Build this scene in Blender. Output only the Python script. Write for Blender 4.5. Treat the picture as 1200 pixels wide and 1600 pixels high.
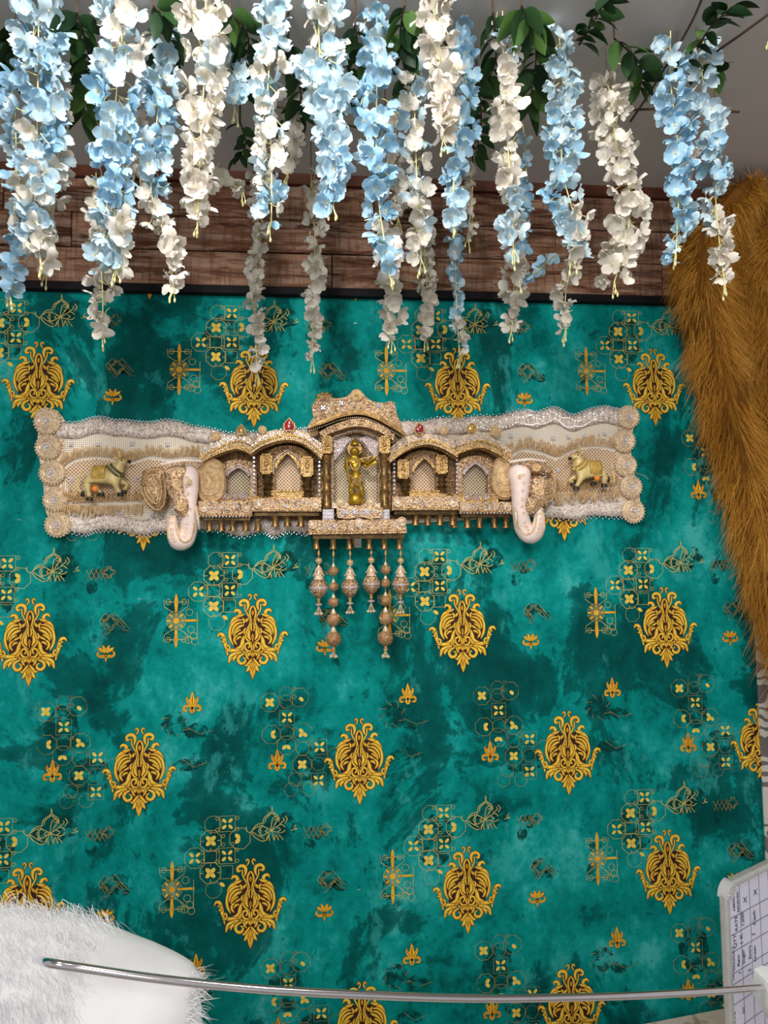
import bpy, bmesh, math, random
import numpy as np
from mathutils import Vector, Matrix, Euler, noise as mnoise

for o in list(bpy.data.objects): bpy.data.objects.remove(o, do_unlink=True)
scene = bpy.context.scene
COL = scene.collection
random.seed(7)
RNG = np.random.default_rng(7)

# ------------------------------------------------------------------ camera
FPX = 1011.1
CAM = Vector((0.0, -1.6452, 1.55))
YAW, PITCH, ROLL = .0881, .0613, -.0112
_F = Vector((math.sin(YAW) * math.cos(PITCH), math.cos(YAW) * math.cos(PITCH), math.sin(PITCH)))
_r0 = Vector((math.cos(YAW), -math.sin(YAW), 0)); _u0 = _r0.cross(_F)
_R = _r0 * math.cos(ROLL) + _u0 * math.sin(ROLL)
_U = _u0 * math.cos(ROLL) - _r0 * math.sin(ROLL)
cd = bpy.data.cameras.new('camera'); cam = bpy.data.objects.new('camera', cd); COL.objects.link(cam)
M4 = Matrix((_R, _U, -_F)).transposed().to_4x4(); M4.translation = CAM
cam.matrix_world = M4
cd.sensor_fit = 'VERTICAL'; cd.sensor_height = 36.0; cd.lens = 36.0 * FPX / 1600.0
cd.clip_start = .02; cd.clip_end = 50
scene.camera = cam

# ------------------------------------------------------------------ world and lights
CEIL = 2.52
w = bpy.data.worlds.new('world'); scene.world = w; w.use_nodes = True
w.node_tree.nodes['Background'].inputs[0].default_value = (1.0, .975, .95, 1)
w.node_tree.nodes['Background'].inputs[1].default_value = .46

def area(name, loc, target, size, power, color=(1, 1, 1)):
    d = bpy.data.lights.new(name, 'AREA'); d.shape = 'DISK'; d.size = size; d.energy = power; d.color = color
    o = bpy.data.objects.new(name, d); COL.objects.link(o); o.location = loc
    o.rotation_euler = (Vector(target) - Vector(loc)).to_track_quat('-Z', 'Y').to_euler()
    o['kind'] = 'helper'
    return o
area('ceiling_downlight', (-.22, -1.12, 2.50), (-.10, -.10, 1.65), .12, 11, (1, .965, .92))
area('ceiling_downlight', (.55, -1.2, 2.50), (.50, -.05, 1.5), .14, 7.5, (1, .96, .90))
area('room_light', (-.3, -2.6, 2.45), (.0, 0, 1.2), .9, 36, (1.0, .98, .96))

scene.view_settings.view_transform = 'Standard'
scene.view_settings.look = 'None'
scene.view_settings.gamma = 1
scene.view_settings.use_curve_mapping = False
scene.view_settings.exposure = 0.0

# ------------------------------------------------------------------ helpers
def P(px, py, Y):
    d = _F + _R * ((px - 600) / FPX) - _U * ((py - 800) / FPX)
    return CAM + d * ((Y - CAM.y) / d.y)
def PZ(px, py, z):
    d = _F + _R * ((px - 600) / FPX) - _U * ((py - 800) / FPX)
    return CAM + d * ((z - CAM.z) / d.z)
def kx(px, py, Y):
    return (P(px + 1, py, Y) - P(px, py, Y)).length
def catmull(pts, n=6):
    pts = [tuple(p) for p in pts]
    out = []
    m = len(pts)
    for i in range(m - 1):
        p0 = pts[max(i - 1, 0)]; p1 = pts[i]; p2 = pts[i + 1]; p3 = pts[min(i + 2, m - 1)]
        for j in range(n):
            t = j / n; t2 = t * t; t3 = t2 * t
            out.append(tuple(.5 * ((2 * b) + (-a + c) * t + (2 * a - 5 * b + 4 * c - d) * t2 + (-a + 3 * b - 3 * c + d) * t3)
                             for a, b, c, d in zip(p0, p1, p2, p3)))
    out.append(pts[-1])
    return out

class MB:
    def __init__(s): s.v = []; s.f = []; s.m = []; s.mi = 0
    def add(s, vs, fs):
        b = len(s.v); s.v.extend([tuple(x) for x in vs])
        for f in fs: s.f.append(tuple(b + i for i in f)); s.m.append(s.mi)
        return s
    def box(s, c, size, rot=None):
        hx, hy, hz = [a / 2 for a in size]; c = Vector(c)
        vs = [Vector((x * hx, y * hy, z * hz)) for x in (-1, 1) for y in (-1, 1) for z in (-1, 1)]
        if rot is not None: vs = [rot @ v for v in vs]
        return s.add([c + v for v in vs], [(0, 1, 3, 2), (4, 6, 7, 5), (0, 4, 5, 1), (2, 3, 7, 6), (0, 2, 6, 4), (1, 5, 7, 3)])
    def prism(s, pts, yb, yf, bev=0):
        # pts: list of (x, z) in the wall plane; extruded from yb (back) to yf (front, towards the room)
        n = len(pts)
        cx = sum(p[0] for p in pts) / n; cz = sum(p[1] for p in pts) / n
        vs = [(p[0], yb, p[1]) for p in pts]
        if bev:
            k = 1 - bev
            ym = yf + (yb - yf) * .3
            vs += [(p[0], ym, p[1]) for p in pts] + [(cx + (p[0] - cx) * k, yf, cz + (p[1] - cz) * k) for p in pts]
            fs = []
            for L in (0, 1):
                for i in range(n):
                    j = (i + 1) % n; a = L * n
                    fs.append((a + i, a + j, a + n + j, a + n + i))
            fs.append(tuple(range(2 * n, 3 * n))); fs.append(tuple(range(n - 1, -1, -1)))
        else:
            vs += [(p[0], yf, p[1]) for p in pts]
            fs = [(i, (i + 1) % n, n + (i + 1) % n, n + i) for i in range(n)]
            fs.append(tuple(range(n, 2 * n))); fs.append(tuple(range(n - 1, -1, -1)))
        return s.add(vs, fs)
    def frame(s, outer, inner, yb, yf):
        # open band between two polylines of the same length, with depth
        n = len(outer)
        vs = [(p[0], yb, p[1]) for p in outer] + [(p[0], yb, p[1]) for p in inner] + \
             [(p[0], yf, p[1]) for p in outer] + [(p[0], yf, p[1]) for p in inner]
        fs = []
        for i in range(n - 1):
            j = i + 1
            fs += [(2 * n + i, 2 * n + j, 3 * n + j, 3 * n + i), (i, n + i, n + j, j),
                   (i, j, 2 * n + j, 2 * n + i), (n + i, 3 * n + i, 3 * n + j, n + j)]
        fs += [(0, 2 * n, 3 * n, n), (n - 1, 2 * n - 1, 4 * n - 1, 3 * n - 1)]
        return s.add(vs, fs)
    def tube(s, path, rad, seg=8, cap=True, flat=1.0):
        path = [Vector(p) for p in path]; n = len(path)
        if not hasattr(rad, '__len__'): rad = [rad] * n
        vs = []; prev = None
        for i, p in enumerate(path):
            t = (path[min(i + 1, n - 1)] - path[max(i - 1, 0)])
            t = t.normalized() if t.length > 1e-9 else Vector((0, 0, 1))
            if prev is None:
                a = Vector((0, 1, 0)) if abs(t.y) < .9 else Vector((1, 0, 0))
                prev = t.cross(a).normalized()
            u = (prev - t * prev.dot(t)).normalized(); prev = u; v = t.cross(u)
            for k in range(seg):
                an = 2 * math.pi * k / seg
                vs.append(p + (u * math.cos(an) + v * math.sin(an) * flat) * rad[i])
        fs = [(i * seg + k, i * seg + (k + 1) % seg, (i + 1) * seg + (k + 1) % seg, (i + 1) * seg + k)
              for i in range(n - 1) for k in range(seg)]
        if cap: fs += [tuple(range(seg - 1, -1, -1)), tuple((n - 1) * seg + k for k in range(seg))]
        return s.add(vs, fs)
    def lathe(s, c, prof, axis='Z', seg=14, flat=1.0):
        # prof: (radius, offset along axis); axis 'Z' up or 'Y' towards the room (-Y)
        c = Vector(c); vs = []
        for r, h in prof:
            for k in range(seg):
                a = 2 * math.pi * k / seg
                if axis == 'Z': vs.append(c + Vector((r * math.cos(a), r * math.sin(a) * flat, h)))
                else: vs.append(c + Vector((r * math.cos(a), -h, r * math.sin(a) * flat)))
        n = len(prof)
        fs = [(i * seg + k, i * seg + (k + 1) % seg, (i + 1) * seg + (k + 1) % seg, (i + 1) * seg + k)
              for i in range(n - 1) for k in range(seg)]
        fs += [tuple(range(seg - 1, -1, -1)), tuple((n - 1) * seg + k for k in range(seg))]
        return s.add(vs, fs)
    def ball(s, c, r, seg=8, rings=5, sc=(1, 1, 1), rot=None):
        c = Vector(c); vs = []
        for i in range(rings + 1):
            th = math.pi * i / rings
            for k in range(seg):
                a = 2 * math.pi * k / seg
                v = Vector((r * sc[0] * math.sin(th) * math.cos(a), r * sc[1] * math.sin(th) * math.sin(a), r * sc[2] * math.cos(th)))
                if rot is not None: v = rot @ v
                vs.append(c + v)
        fs = [(i * seg + k, (i + 1) * seg + k, (i + 1) * seg + (k + 1) % seg, i * seg + (k + 1) % seg)
              for i in range(rings) for k in range(seg)]
        return s.add(vs, fs)
    def gem(s, c, r):
        c = Vector(c)
        vs = [c + Vector((r * math.cos(a), 0, r * math.sin(a))) for a in [i * math.pi / 3 for i in range(6)]]
        vs += [c + Vector((r * .5 * math.cos(a), -r * .7, r * .5 * math.sin(a))) for a in [(i + .5) * math.pi / 3 for i in range(6)]]
        fs = [(6, 7, 8, 9, 10, 11)]
        for i in range(6):
            j = (i + 1) % 6
            fs += [(i, j, 6 + i), (6 + i, j, 6 + j)]
        return s.add(vs, fs)
    def torus(s, c, R, r, seg=16, sub=6, axis='Y'):
        c = Vector(c)
        path = []
        vs = []
        for k in range(seg):
            a = 2 * math.pi * k / seg
            for q in range(sub):
                b = 2 * math.pi * q / sub
                rr = R + r * math.cos(b)
                if axis == 'Y': vs.append(c + Vector((rr * math.cos(a), r * math.sin(b), rr * math.sin(a))))
                else: vs.append(c + Vector((rr * math.cos(a), rr * math.sin(a), r * math.sin(b))))
        fs = [(k * sub + q, ((k + 1) % seg) * sub + q, ((k + 1) % seg) * sub + (q + 1) % sub, k * sub + (q + 1) % sub)
              for k in range(seg) for q in range(sub)]
        return s.add(vs, fs)
    def mesh(s, name, mats, org=(0, 0, 0), smooth=True):
        me = bpy.data.meshes.new(name)
        o = Vector(org)
        me.from_pydata([(v[0] - o.x, v[1] - o.y, v[2] - o.z) for v in s.v], [], s.f)
        if not isinstance(mats, (list, tuple)): mats = [mats]
        for m in mats: me.materials.append(m)
        if len(mats) > 1: me.polygons.foreach_set('material_index', s.m)
        bm = bmesh.new(); bm.from_mesh(me); bmesh.ops.recalc_face_normals(bm, faces=bm.faces); bm.to_mesh(me); bm.free()
        if smooth:
            me.polygons.foreach_set('use_smooth', [True] * len(me.polygons))
            try: me.set_sharp_from_angle(angle=math.radians(42))
            except Exception: pass
        me.update()
        return me
    def build(s, name, mats, parent=None, org=(0, 0, 0), smooth=True, loc=None):
        me = s.mesh(name, mats, org, smooth)
        o = bpy.data.objects.new(name, me); COL.objects.link(o)
        if parent is not None: o.parent = parent
        else: o.location = org
        if loc is not None: o.location = loc
        return o

def link(name, me, parent=None, loc=(0, 0, 0), rot=None, scale=None):
    o = bpy.data.objects.new(name, me); COL.objects.link(o)
    if parent is not None: o.parent = parent
    o.location = loc
    if rot is not None: o.rotation_euler = rot
    if scale is not None: o.scale = (scale,) * 3 if not hasattr(scale, '__len__') else scale
    return o
def empty(name, loc):
    o = bpy.data.objects.new(name, None); COL.objects.link(o); o.location = loc; o.empty_display_size = .05
    return o
def tag(o, label=None, cat=None, group=None, kind=None):
    if label: o['label'] = label
    if cat: o['category'] = cat
    if group: o['group'] = group
    if kind: o['kind'] = kind
    return o

# ------------------------------------------------------------------ materials
class NT:
    def __init__(s, name):
        s.mat = bpy.data.materials.new(name); s.mat.use_nodes = True
        s.t = s.mat.node_tree; s.n = s.t.nodes; s.b = s.n['Principled BSDF']; s.out = s.n['Material Output']
    def node(s, typ, **kw):
        n = s.n.new(typ)
        for k, v in kw.items(): setattr(n, k, v)
        return n
    def l(s, a, b): s.t.links.new(a, b)
    def coord(s, kind='Object', scale=(1, 1, 1), rot=(0, 0, 0)):
        if kind == 'World':
            g = s.node('ShaderNodeNewGeometry'); src = g.outputs['Position']
        else:
            g = s.node('ShaderNodeTexCoord'); src = g.outputs[kind]
        m = s.node('ShaderNodeMapping'); m.inputs['Scale'].default_value = scale; m.inputs['Rotation'].default_value = rot
        s.l(src, m.inputs['Vector']); return m.outputs[0]
    def noise(s, vec, scale, detail=4, rough=.5, dist=0):
        n = s.node('ShaderNodeTexNoise'); n.inputs['Scale'].default_value = scale; n.inputs['Detail'].default_value = detail
        n.inputs['Roughness'].default_value = rough; n.inputs['Distortion'].default_value = dist
        if vec is not None: s.l(vec, n.inputs['Vector'])
        return n.outputs['Fac']
    def vor(s, vec, scale, feature='F1', out='Distance'):
        n = s.node('ShaderNodeTexVoronoi'); n.feature = feature; n.inputs['Scale'].default_value = scale
        if vec is not None: s.l(vec, n.inputs['Vector'])
        return n.outputs[out]
    def ramp(s, fac, stops, interp='LINEAR'):
        r = s.node('ShaderNodeValToRGB'); r.color_ramp.interpolation = interp
        el = r.color_ramp.elements
        while len(el) > 1: el.remove(el[-1])
        el[0].position = stops[0][0]; c = stops[0][1]; el[0].color = c if len(c) == 4 else (*c, 1)
        for p, c in stops[1:]:
            e = el.new(p); e.color = c if len(c) == 4 else (*c, 1)
        s.l(fac, r.inputs[0]); return r.outputs[0]
    def mix(s, fac, a, b, mode='MIX'):
        m = s.node('ShaderNodeMix'); m.data_type = 'RGBA'; m.blend_type = mode
        for inp, v in ((m.inputs[0], fac), (m.inputs[6], a), (m.inputs[7], b)):
            if isinstance(v, (int, float)): inp.default_value = v
            elif isinstance(v, tuple): inp.default_value = v if len(v) == 4 else (*v, 1)
            else: s.l(v, inp)
        return m.outputs[2]
    def math(s, op, a, b=None, clamp=False):
        m = s.node('ShaderNodeMath'); m.operation = op; m.use_clamp = clamp
        for i, v in enumerate((a, b)):
            if v is None: continue
            if isinstance(v, (int, float)): m.inputs[i].default_value = v
            else: s.l(v, m.inputs[i])
        return m.outputs[0]
    def bump(s, h, strength=.3, dist=.002):
        b = s.node('ShaderNodeBump'); b.inputs['Strength'].default_value = strength; b.inputs['Distance'].default_value = dist
        s.l(h, b.inputs['Height']); s.l(b.outputs[0], s.b.inputs['Normal'])
    def set(s, col=None, rough=None, metal=None, spec=None, **kw):
        if col is not None:
            if isinstance(col, tuple): s.b.inputs['Base Color'].default_value = col if len(col) == 4 else (*col, 1)
            else: s.l(col, s.b.inputs['Base Color'])
        if rough is not None: s.b.inputs['Roughness'].default_value = rough
        if metal is not None: s.b.inputs['Metallic'].default_value = metal
        if spec is not None: s.b.inputs['Specular IOR Level'].default_value = spec
        for k, v in kw.items(): s.b.inputs[k].default_value = v
        return s.mat

def m_wallpaper():
    n = NT('teal_wallpaper'); v = n.coord('World', (1, 1, .85))
    a = n.noise(v, 4.2, 12, .66, .25); b = n.noise(v, 12, 12, .72, .35); c = n.noise(v, 70, 6, .7, 0)
    s = n.math('ADD', n.math('MULTIPLY', a, .55), n.math('ADD', n.math('MULTIPLY', b, .33), n.math('MULTIPLY', c, .12)))
    col = n.ramp(s, [(.38, (.0, .070, .066)), (.44, (.0005, .135, .122)), (.47, (.001, .205, .188)), (.52, (.002, .27, .248)),
                     (.56, (.012, .34, .32)), (.60, (.055, .44, .42))])
    v2 = n.coord('World', (1, 1, .72)); d = n.noise(v2, 3.0, 14, .70, .5)
    ink = n.ramp(d, [(.52, (0, 0, 0)), (.54, (.70, .70, .70)), (.64, (.94, .94, .94))])
    col = n.mix(ink, col, n.mix(n.math('MULTIPLY', b, .9), (.0, .018, .019), (.001, .115, .104)))
    e = n.noise(n.coord('World', (1.15, 1, .7)), 5.2, 14, .74, .2)
    pale = n.ramp(e, [(.565, (0, 0, 0)), (.60, (.42, .42, .42)), (.70, (.75, .75, .75))])
    col = n.mix(pale, col, (.040, .40, .385))
    sp = n.ramp(n.noise(v, 30, 10, .75), [(.60, (0, 0, 0)), (.64, (.7, .7, .7))])
    col = n.mix(sp, col, (.0, .075, .070))
    n.bump(c, .06, .001)
    return n.set(col, .70, 0, .06)
def m_gold_print():
    n = NT('gold_print'); v = n.coord('World')
    a = n.noise(v, 26, 4, .6); b = n.noise(v, 160, 3, .6)
    col = n.ramp(a, [(.32, (.58, .22, .008)), (.5, (.80, .38, .014)), (.66, (.92, .52, .035))])
    col = n.mix(n.math('MULTIPLY', b, .35), col, (.92, .58, .12))
    return n.set(col, .6, 0, .1)
def m_dark_print():
    n = NT('brown_print'); v = n.coord('World')
    col = n.mix(n.noise(v, 60, 4), (.018, .006, .010), (.075, .030, .012))
    return n.set(col, .6, 0, .2)
def m_fade(name, c1, c2, lo, hi):
    n = NT(name); v = n.coord('World')
    col = n.mix(n.noise(v, 40, 4), c1, c2)
    n.set(col, .65, 0, .08)
    a = n.ramp(n.noise(v, 34, 7, .7), [(lo, (0, 0, 0)), (hi, (1, 1, 1))])
    n.l(a, n.b.inputs['Alpha'])
    return n.mat
def m_wood():
    n = NT('worn_plank'); v = n.coord('World', (1.0, 1, 9.0))
    info = n.node('ShaderNodeObjectInfo')
    off = n.node('ShaderNodeVectorMath'); off.operation = 'ADD'; n.l(v, off.inputs[0])
    cmb = n.node('ShaderNodeCombineXYZ'); n.l(n.math('MULTIPLY', info.outputs['Random'], 31.0), cmb.inputs[0]); n.l(cmb.outputs[0], off.inputs[1])
    v = off.outputs[0]
    a = n.noise(v, 1.6, 10, .66, 1.0); b = n.noise(v, 6.5, 10, .72, .4); g = n.noise(v, 50, 4, .6)
    vx = n.coord('World', (14, 1, 1.2)); cross = n.noise(vx, 9, 5, .6)
    col = n.ramp(a, [(.34, (.016, .007, .004)), (.44, (.060, .024, .011)), (.52, (.135, .066, .036)), (.62, (.24, .145, .095)), (.72, (.33, .23, .17))])
    worn = n.ramp(b, [(.47, (0, 0, 0)), (.58, (.65, .65, .65))])
    col = n.mix(worn, col, (.30, .225, .175))
    dk = n.ramp(b, [(.36, (.85, .85, .85)), (.43, (0, 0, 0))])
    col = n.mix(dk, col, (.020, .009, .005))
    col = n.mix(n.ramp(cross, [(.50, (0, 0, 0)), (.62, (.45, .45, .45))]), col, (.045, .022, .012))
    col = n.mix(n.math('MULTIPLY', g, .25), col, (.06, .03, .02))
    col = n.mix(1.0, col, (1.5, 1.35, 1.3), 'MULTIPLY')
    n.bump(n.math('ADD', b, g), .3, .002)
    return n.set(col, .7, 0, .15)
def m_plain(name, col, rough=.5, metal=0, spec=.4, var=.12, scale=30, bump=0):
    n = NT(name); v = n.coord('Object')
    a = n.noise(v, scale, 4, .6)
    dark = tuple(c * (1 - 2 * var) for c in col); lite = tuple(min(1, c * (1 + 2 * var)) for c in col)
    c = n.ramp(a, [(.3, dark), (.7, lite)])
    if bump: n.bump(a, bump, .002)
    return n.set(c, rough, metal, spec)
def m_glitter(name, c1, c2, rough=.4, metal=.45, scale=420, bump=.6):
    n = NT(name); v = n.coord('Object')
    cell = n.vor(v, scale, 'F1', 'Color'); sep = n.node('ShaderNodeSeparateColor'); n.l(cell, sep.inputs[0])
    big = n.noise(v, 45, 4, .6)
    f = n.math('ADD', n.math('MULTIPLY', sep.outputs[0], .65), n.math('MULTIPLY', big, .5))
    hot = tuple(min(1, c * 1.7 + .12) for c in c2)
    col = n.ramp(f, [(.20, c1), (.62, c2), (.86, c2), (.95, hot)])
    d = n.vor(v, scale, 'F1', 'Distance')
    n.bump(d, bump, .0015)
    rr = n.ramp(sep.outputs[1], [(0, (rough * .5,) * 3), (1, (min(1, rough * 1.5),) * 3)])
    n.l(rr, n.b.inputs['Roughness'])
    return n.set(col, None, metal, .6)
def m_net():
    n = NT('cream_net_fabric'); v = n.coord('Object')
    sep = n.node('ShaderNodeSeparateXYZ'); n.l(v, sep.inputs[0])
    def line(sock):
        s_ = n.math('SINE', n.math('MULTIPLY', sock, 2 * math.pi / .0048)); return n.math('GREATER_THAN', s_, .35)
    g = n.math('MAXIMUM', line(sep.outputs[0]), line(sep.outputs[2]))
    c = n.mix(g, (.44, .38, .29), (.95, .87, .76))
    c = n.mix(n.math('MULTIPLY', n.noise(v, 14, 4), .3), c, (.74, .58, .40))
    n.bump(g, .4, .0008)
    return n.set(c, .7, 0, .3)
def m_weave(name='basket_weave', c1=(.17, .11, .055), c2=(.78, .66, .46)):
    n = NT(name); v = n.coord('Object', rot=(0, math.radians(45), 0))
    sep = n.node('ShaderNodeSeparateXYZ'); n.l(v, sep.inputs[0])
    k = 2 * math.pi / .0062
    a = n.math('SINE', n.math('MULTIPLY', sep.outputs[0], k)); b = n.math('SINE', n.math('MULTIPLY', sep.outputs[2], k))
    g = n.math('GREATER_THAN', n.math('MAXIMUM', a, b), .45)
    c = n.mix(g, c1, c2)
    n.bump(g, .6, .001)
    return n.set(c, .55, .1, .4)
def m_petal(name, body, tip, base):
    n = NT(name)
    at = n.node('ShaderNodeAttribute'); at.attribute_name = 'u'
    info = n.node('ShaderNodeObjectInfo')
    v = n.coord('Object'); nz = n.noise(v, 70, 3, .6)
    f = n.math('ADD', at.outputs['Fac'], n.math('MULTIPLY', n.math('SUBTRACT', nz, .5), .5))
    col = n.ramp(f, [(.05, base), (.35, body), (.72, body), (1.0, tip)])
    col = n.mix(n.math('MULTIPLY', info.outputs['Random'], .55), col, tip)
    n.set(col, .55, 0, .25)
    tr = n.node('ShaderNodeBsdfTranslucent'); n.l(col, tr.inputs[0])
    mx = n.node('ShaderNodeMixShader'); mx.inputs[0].default_value = .28
    n.l(n.b.outputs[0], mx.inputs[1]); n.l(tr.outputs[0], mx.inputs[2]); n.l(mx.outputs[0], n.out.inputs[0])
    return n.mat
def m_leaf():
    n = NT('green_leaf'); info = n.node('ShaderNodeObjectInfo'); v = n.coord('Object')
    col = n.ramp(info.outputs['Random'], [(0, (.006, .022, .010)), (.6, (.016, .055, .014)), (1, (.065, .14, .025))])
    col = n.mix(n.math('MULTIPLY', n.noise(v, 60, 3), .3), col, (.05, .11, .035))
    return n.set(col, .5, 0, .2)
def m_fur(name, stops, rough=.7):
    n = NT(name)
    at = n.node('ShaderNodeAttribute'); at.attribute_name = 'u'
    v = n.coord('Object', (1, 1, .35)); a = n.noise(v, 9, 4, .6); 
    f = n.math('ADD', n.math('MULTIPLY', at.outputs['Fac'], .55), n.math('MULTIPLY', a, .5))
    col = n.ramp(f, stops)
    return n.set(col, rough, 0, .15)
def m_scroll_wall():
    n = NT('grey_scroll_wallpaper'); v = n.coord('World')
    w_ = n.node('ShaderNodeTexWave'); w_.wave_type = 'RINGS'; w_.inputs['Scale'].default_value = 9; w_.inputs['Distortion'].default_value = 14
    w_.inputs['Detail'].default_value = 2; w_.inputs['Detail Scale'].default_value = 1.2; n.l(v, w_.inputs['Vector'])
    a = n.ramp(w_.outputs['Fac'], [(.62, (0, 0, 0)), (.70, (1, 1, 1))])
    m = n.ramp(n.noise(v, 5, 2), [(.46, (0, 0, 0)), (.52, (1, 1, 1))])
    c = n.mix(n.math('MULTIPLY', a, m), (.66, .63, .58), (.17, .16, .16))
    return n.set(c, .6, 0, .3)
def m_stone():
    n = NT('mottled_stone'); v = n.coord('World')
    a = n.noise(v, 9, 7, .65, .6); b = n.noise(v, 22, 5, .6)
    c = n.ramp(a, [(.34, (.55, .44, .36)), (.52, (.66, .57, .48)), (.60, (.34, .22, .15)), (.66, (.13, .085, .07))])
    c = n.mix(n.math('MULTIPLY', b, .3), c, (.70, .62, .54))
    return n.set(c, .4, 0, .4)

WALLP = m_wallpaper(); GOLDP = m_gold_print(); DARKP = m_dark_print()
LINEP = m_fade('faded_gold_line_print', (.50, .36, .07), (.74, .60, .20), .30, .46)
GOLDL = m_plain('light_gold_print', (1.0, .66, .09), .6, 0, .1, .12, 40)
FADEP = m_fade('worn_olive_line_print', (.28, .19, .045), (.48, .37, .13), .36, .54)
PETALP = m_fade('soft_gold_petal_print', (.70, .44, .03), (.95, .72, .16), .18, .30)
SHADEP = m_fade('dark_green_patch_print', (.001, .040, .036), (.003, .075, .066), .44, .60)
WOOD = m_wood()
TRIMD = m_plain('black_brown_trim', (.010, .008, .010), .6, 0, .1, .15)
TRIMR = m_plain('red_brown_trim', (.085, .024, .010), .45, 0, .4, .2, 20)
CEILM = m_plain('grey_ceiling_paint', (.52, .49, .475), .9, 0, .1, .03, 3)
FLOORM = m_plain('grey_floor_tile', (.35, .33, .31), .5, 0, .3, .08, 6)
NET = m_net(); WEAVE = m_weave(); WEAVED = m_weave('golden_weave', (.26, .155, .085), (.84, .63, .43))
GLIT = m_glitter('gold_glitter', (.10, .046, .018), (.60, .375, .20), .36, .4, 280, .8)
GLITD = m_glitter('dark_gold_glitter', (.060, .030, .010), (.33, .19, .075), .38, .4, 300, .8)
GLITP = m_glitter('pale_gold_glitter', (.30, .20, .12), (.86, .65, .46), .4, .25, 320, .6)
LACE = m_glitter('silver_lace', (.28, .22, .18), (.82, .69, .60), .45, .15, 330, .7)
ROSE = m_glitter('rosette_braid', (.34, .235, .14), (.90, .70, .48), .45, .2, 420, .5)
FRINGE = m_plain('gold_fringe', (.70, .48, .25), .5, .05, .4, .15, 120)
BRASS = m_plain('aged_brass', (.25, .145, .050), .36, .7, .5, .35, 90, .15)
BRASSD = m_plain('dark_brass', (.115, .068, .024), .42, .6, .4, .35, 90, .15)
GOLDF = m_plain('gilded_figure', (.42, .26, .022), .32, .65, .5, .2, 80)
TRIMG = m_glitter('gilt_trim', (.17, .085, .022), (.60, .37, .135), .33, .5, 360, .6)
RHINE = m_plain('rhinestone', (.82, .79, .86), .08, .35, 1.0, .1, 200)
PEARL = m_plain('pearl', (.66, .51, .33), .22, .1, .7, .08, 60)
RUBY = m_plain('ruby_enamel', (.28, .004, .012), .18, 0, .7, .2, 60)
AMBER = m_plain('amber_gem', (.50, .30, .07), .2, .3, .7, .2, 80)
WHITEE = m_plain('pale_pink_enamel', (.86, .70, .64), .4, 0, .4, .05, 30)
LILAC = m_glitter('lilac_bead', (.30, .20, .14), (.66, .54, .54), .3, .3, 500)
BROWNB = m_glitter('brown_seed_bead', (.16, .07, .030), (.50, .28, .13), .4, .3, 520)
COWM = m_plain('painted_cow_cream', (.62, .48, .20), .42, .1, .45, .12, 40)
COWD = m_plain('cow_cloth_gold', (.52, .33, .07), .45, .2, .4, .2, 120, .2)
COWB = m_plain('hoof_black', (.012, .008, .006), .5, 0, .4)
ORANGE = m_plain('orange_paint', (.80, .22, .03), .5, 0, .4)
OLIVE = m_plain('garland_olive', (.11, .105, .045), .5, .2, .4, .2, 90)
PB = m_petal('blue_petal', (.24, .49, .70), (.56, .74, .84), (.62, .70, .64))
PL = m_petal('pale_blue_petal', (.43, .63, .75), (.70, .79, .83), (.70, .74, .68))
PW = m_petal('cream_petal', (.72, .67, .59), (.80, .76, .70), (.66, .60, .44))
STEM = m_plain('yellow_green_stem', (.62, .58, .27), .55, 0, .3, .1)
TWIG = m_plain('brown_twig', (.070, .045, .028), .7, 0, .2, .2)
LEAF = m_leaf()
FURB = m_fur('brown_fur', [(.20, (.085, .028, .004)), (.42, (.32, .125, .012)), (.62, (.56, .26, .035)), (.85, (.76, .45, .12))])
FURBASE = m_plain('fur_backing', (.16, .065, .010), .8, 0, .1)
FURW = m_fur('white_fur', [(.1, (.78, .78, .80)), (.9, (.90, .90, .92))])
WHITEC = m_plain('white_plush', (.84, .84, .86), .75, 0, .2, .03, 12, .1)
CHROME = m_plain('chrome', (.72, .70, .73), .16, 1.0, .5, .03)
ALU = m_plain('brushed_aluminium', (.60, .60, .59), .38, .45, .5, .04)
PLAST = m_plain('grey_plastic', (.56, .56, .58), .35, 0, .5, .03)
BOARD = m_plain('whiteboard_enamel', (.80, .80, .95), .35, 0, .4, .02, 4)
INKG = m_plain('grid_ink', (.30, .29, .44), .5)
INK = m_plain('marker_ink', (.075, .065, .17), .5)
WPLAST = m_plain('white_plastic', (.88, .89, .90), .4, 0, .4, .02)
CLASP = m_plain('dull_steel', (.11, .10, .085), .5, .0, .3, .15)
STEEL = m_plain('steel_pin', (.7, .7, .7), .25, .9, .5, .05)
SCROLLW = m_scroll_wall(); STONE = m_stone()

# ------------------------------------------------------------------ setting
XR = P(1189, 1200, 0).x
ZT = P(600, 468, 0).z
wall = MB().box((( -2.0 + XR + .02) / 2, .05, 1.26), (XR + 2.02, .10, 2.52)).build('wall_back', WALLP, None, (0, 0, 0))
tag(wall, 'teal blotched wallpaper wall with printed gold ornaments', None, None, 'structure')
wr = MB().box(((XR + 2.2) / 2, .048, 1.26), (2.2 - XR, .104, 2.52)).build('wall_right', SCROLLW)
tag(wr, 'strip of white wallpaper with grey scrolls at the right edge', None, None, 'structure')
ce = MB().box((0, -1.4, CEIL + .05), (4.4, 3.0, .10)).build('ceiling', CEILM)
tag(ce, 'plain grey painted ceiling behind the hanging flowers', None, None, 'structure')
fl = MB().box((0, -1.4, -.05), (4.4, 3.0, .10)).build('floor', FLOORM)
tag(fl, 'grey floor below the wall', None, None, 'structure')

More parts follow.
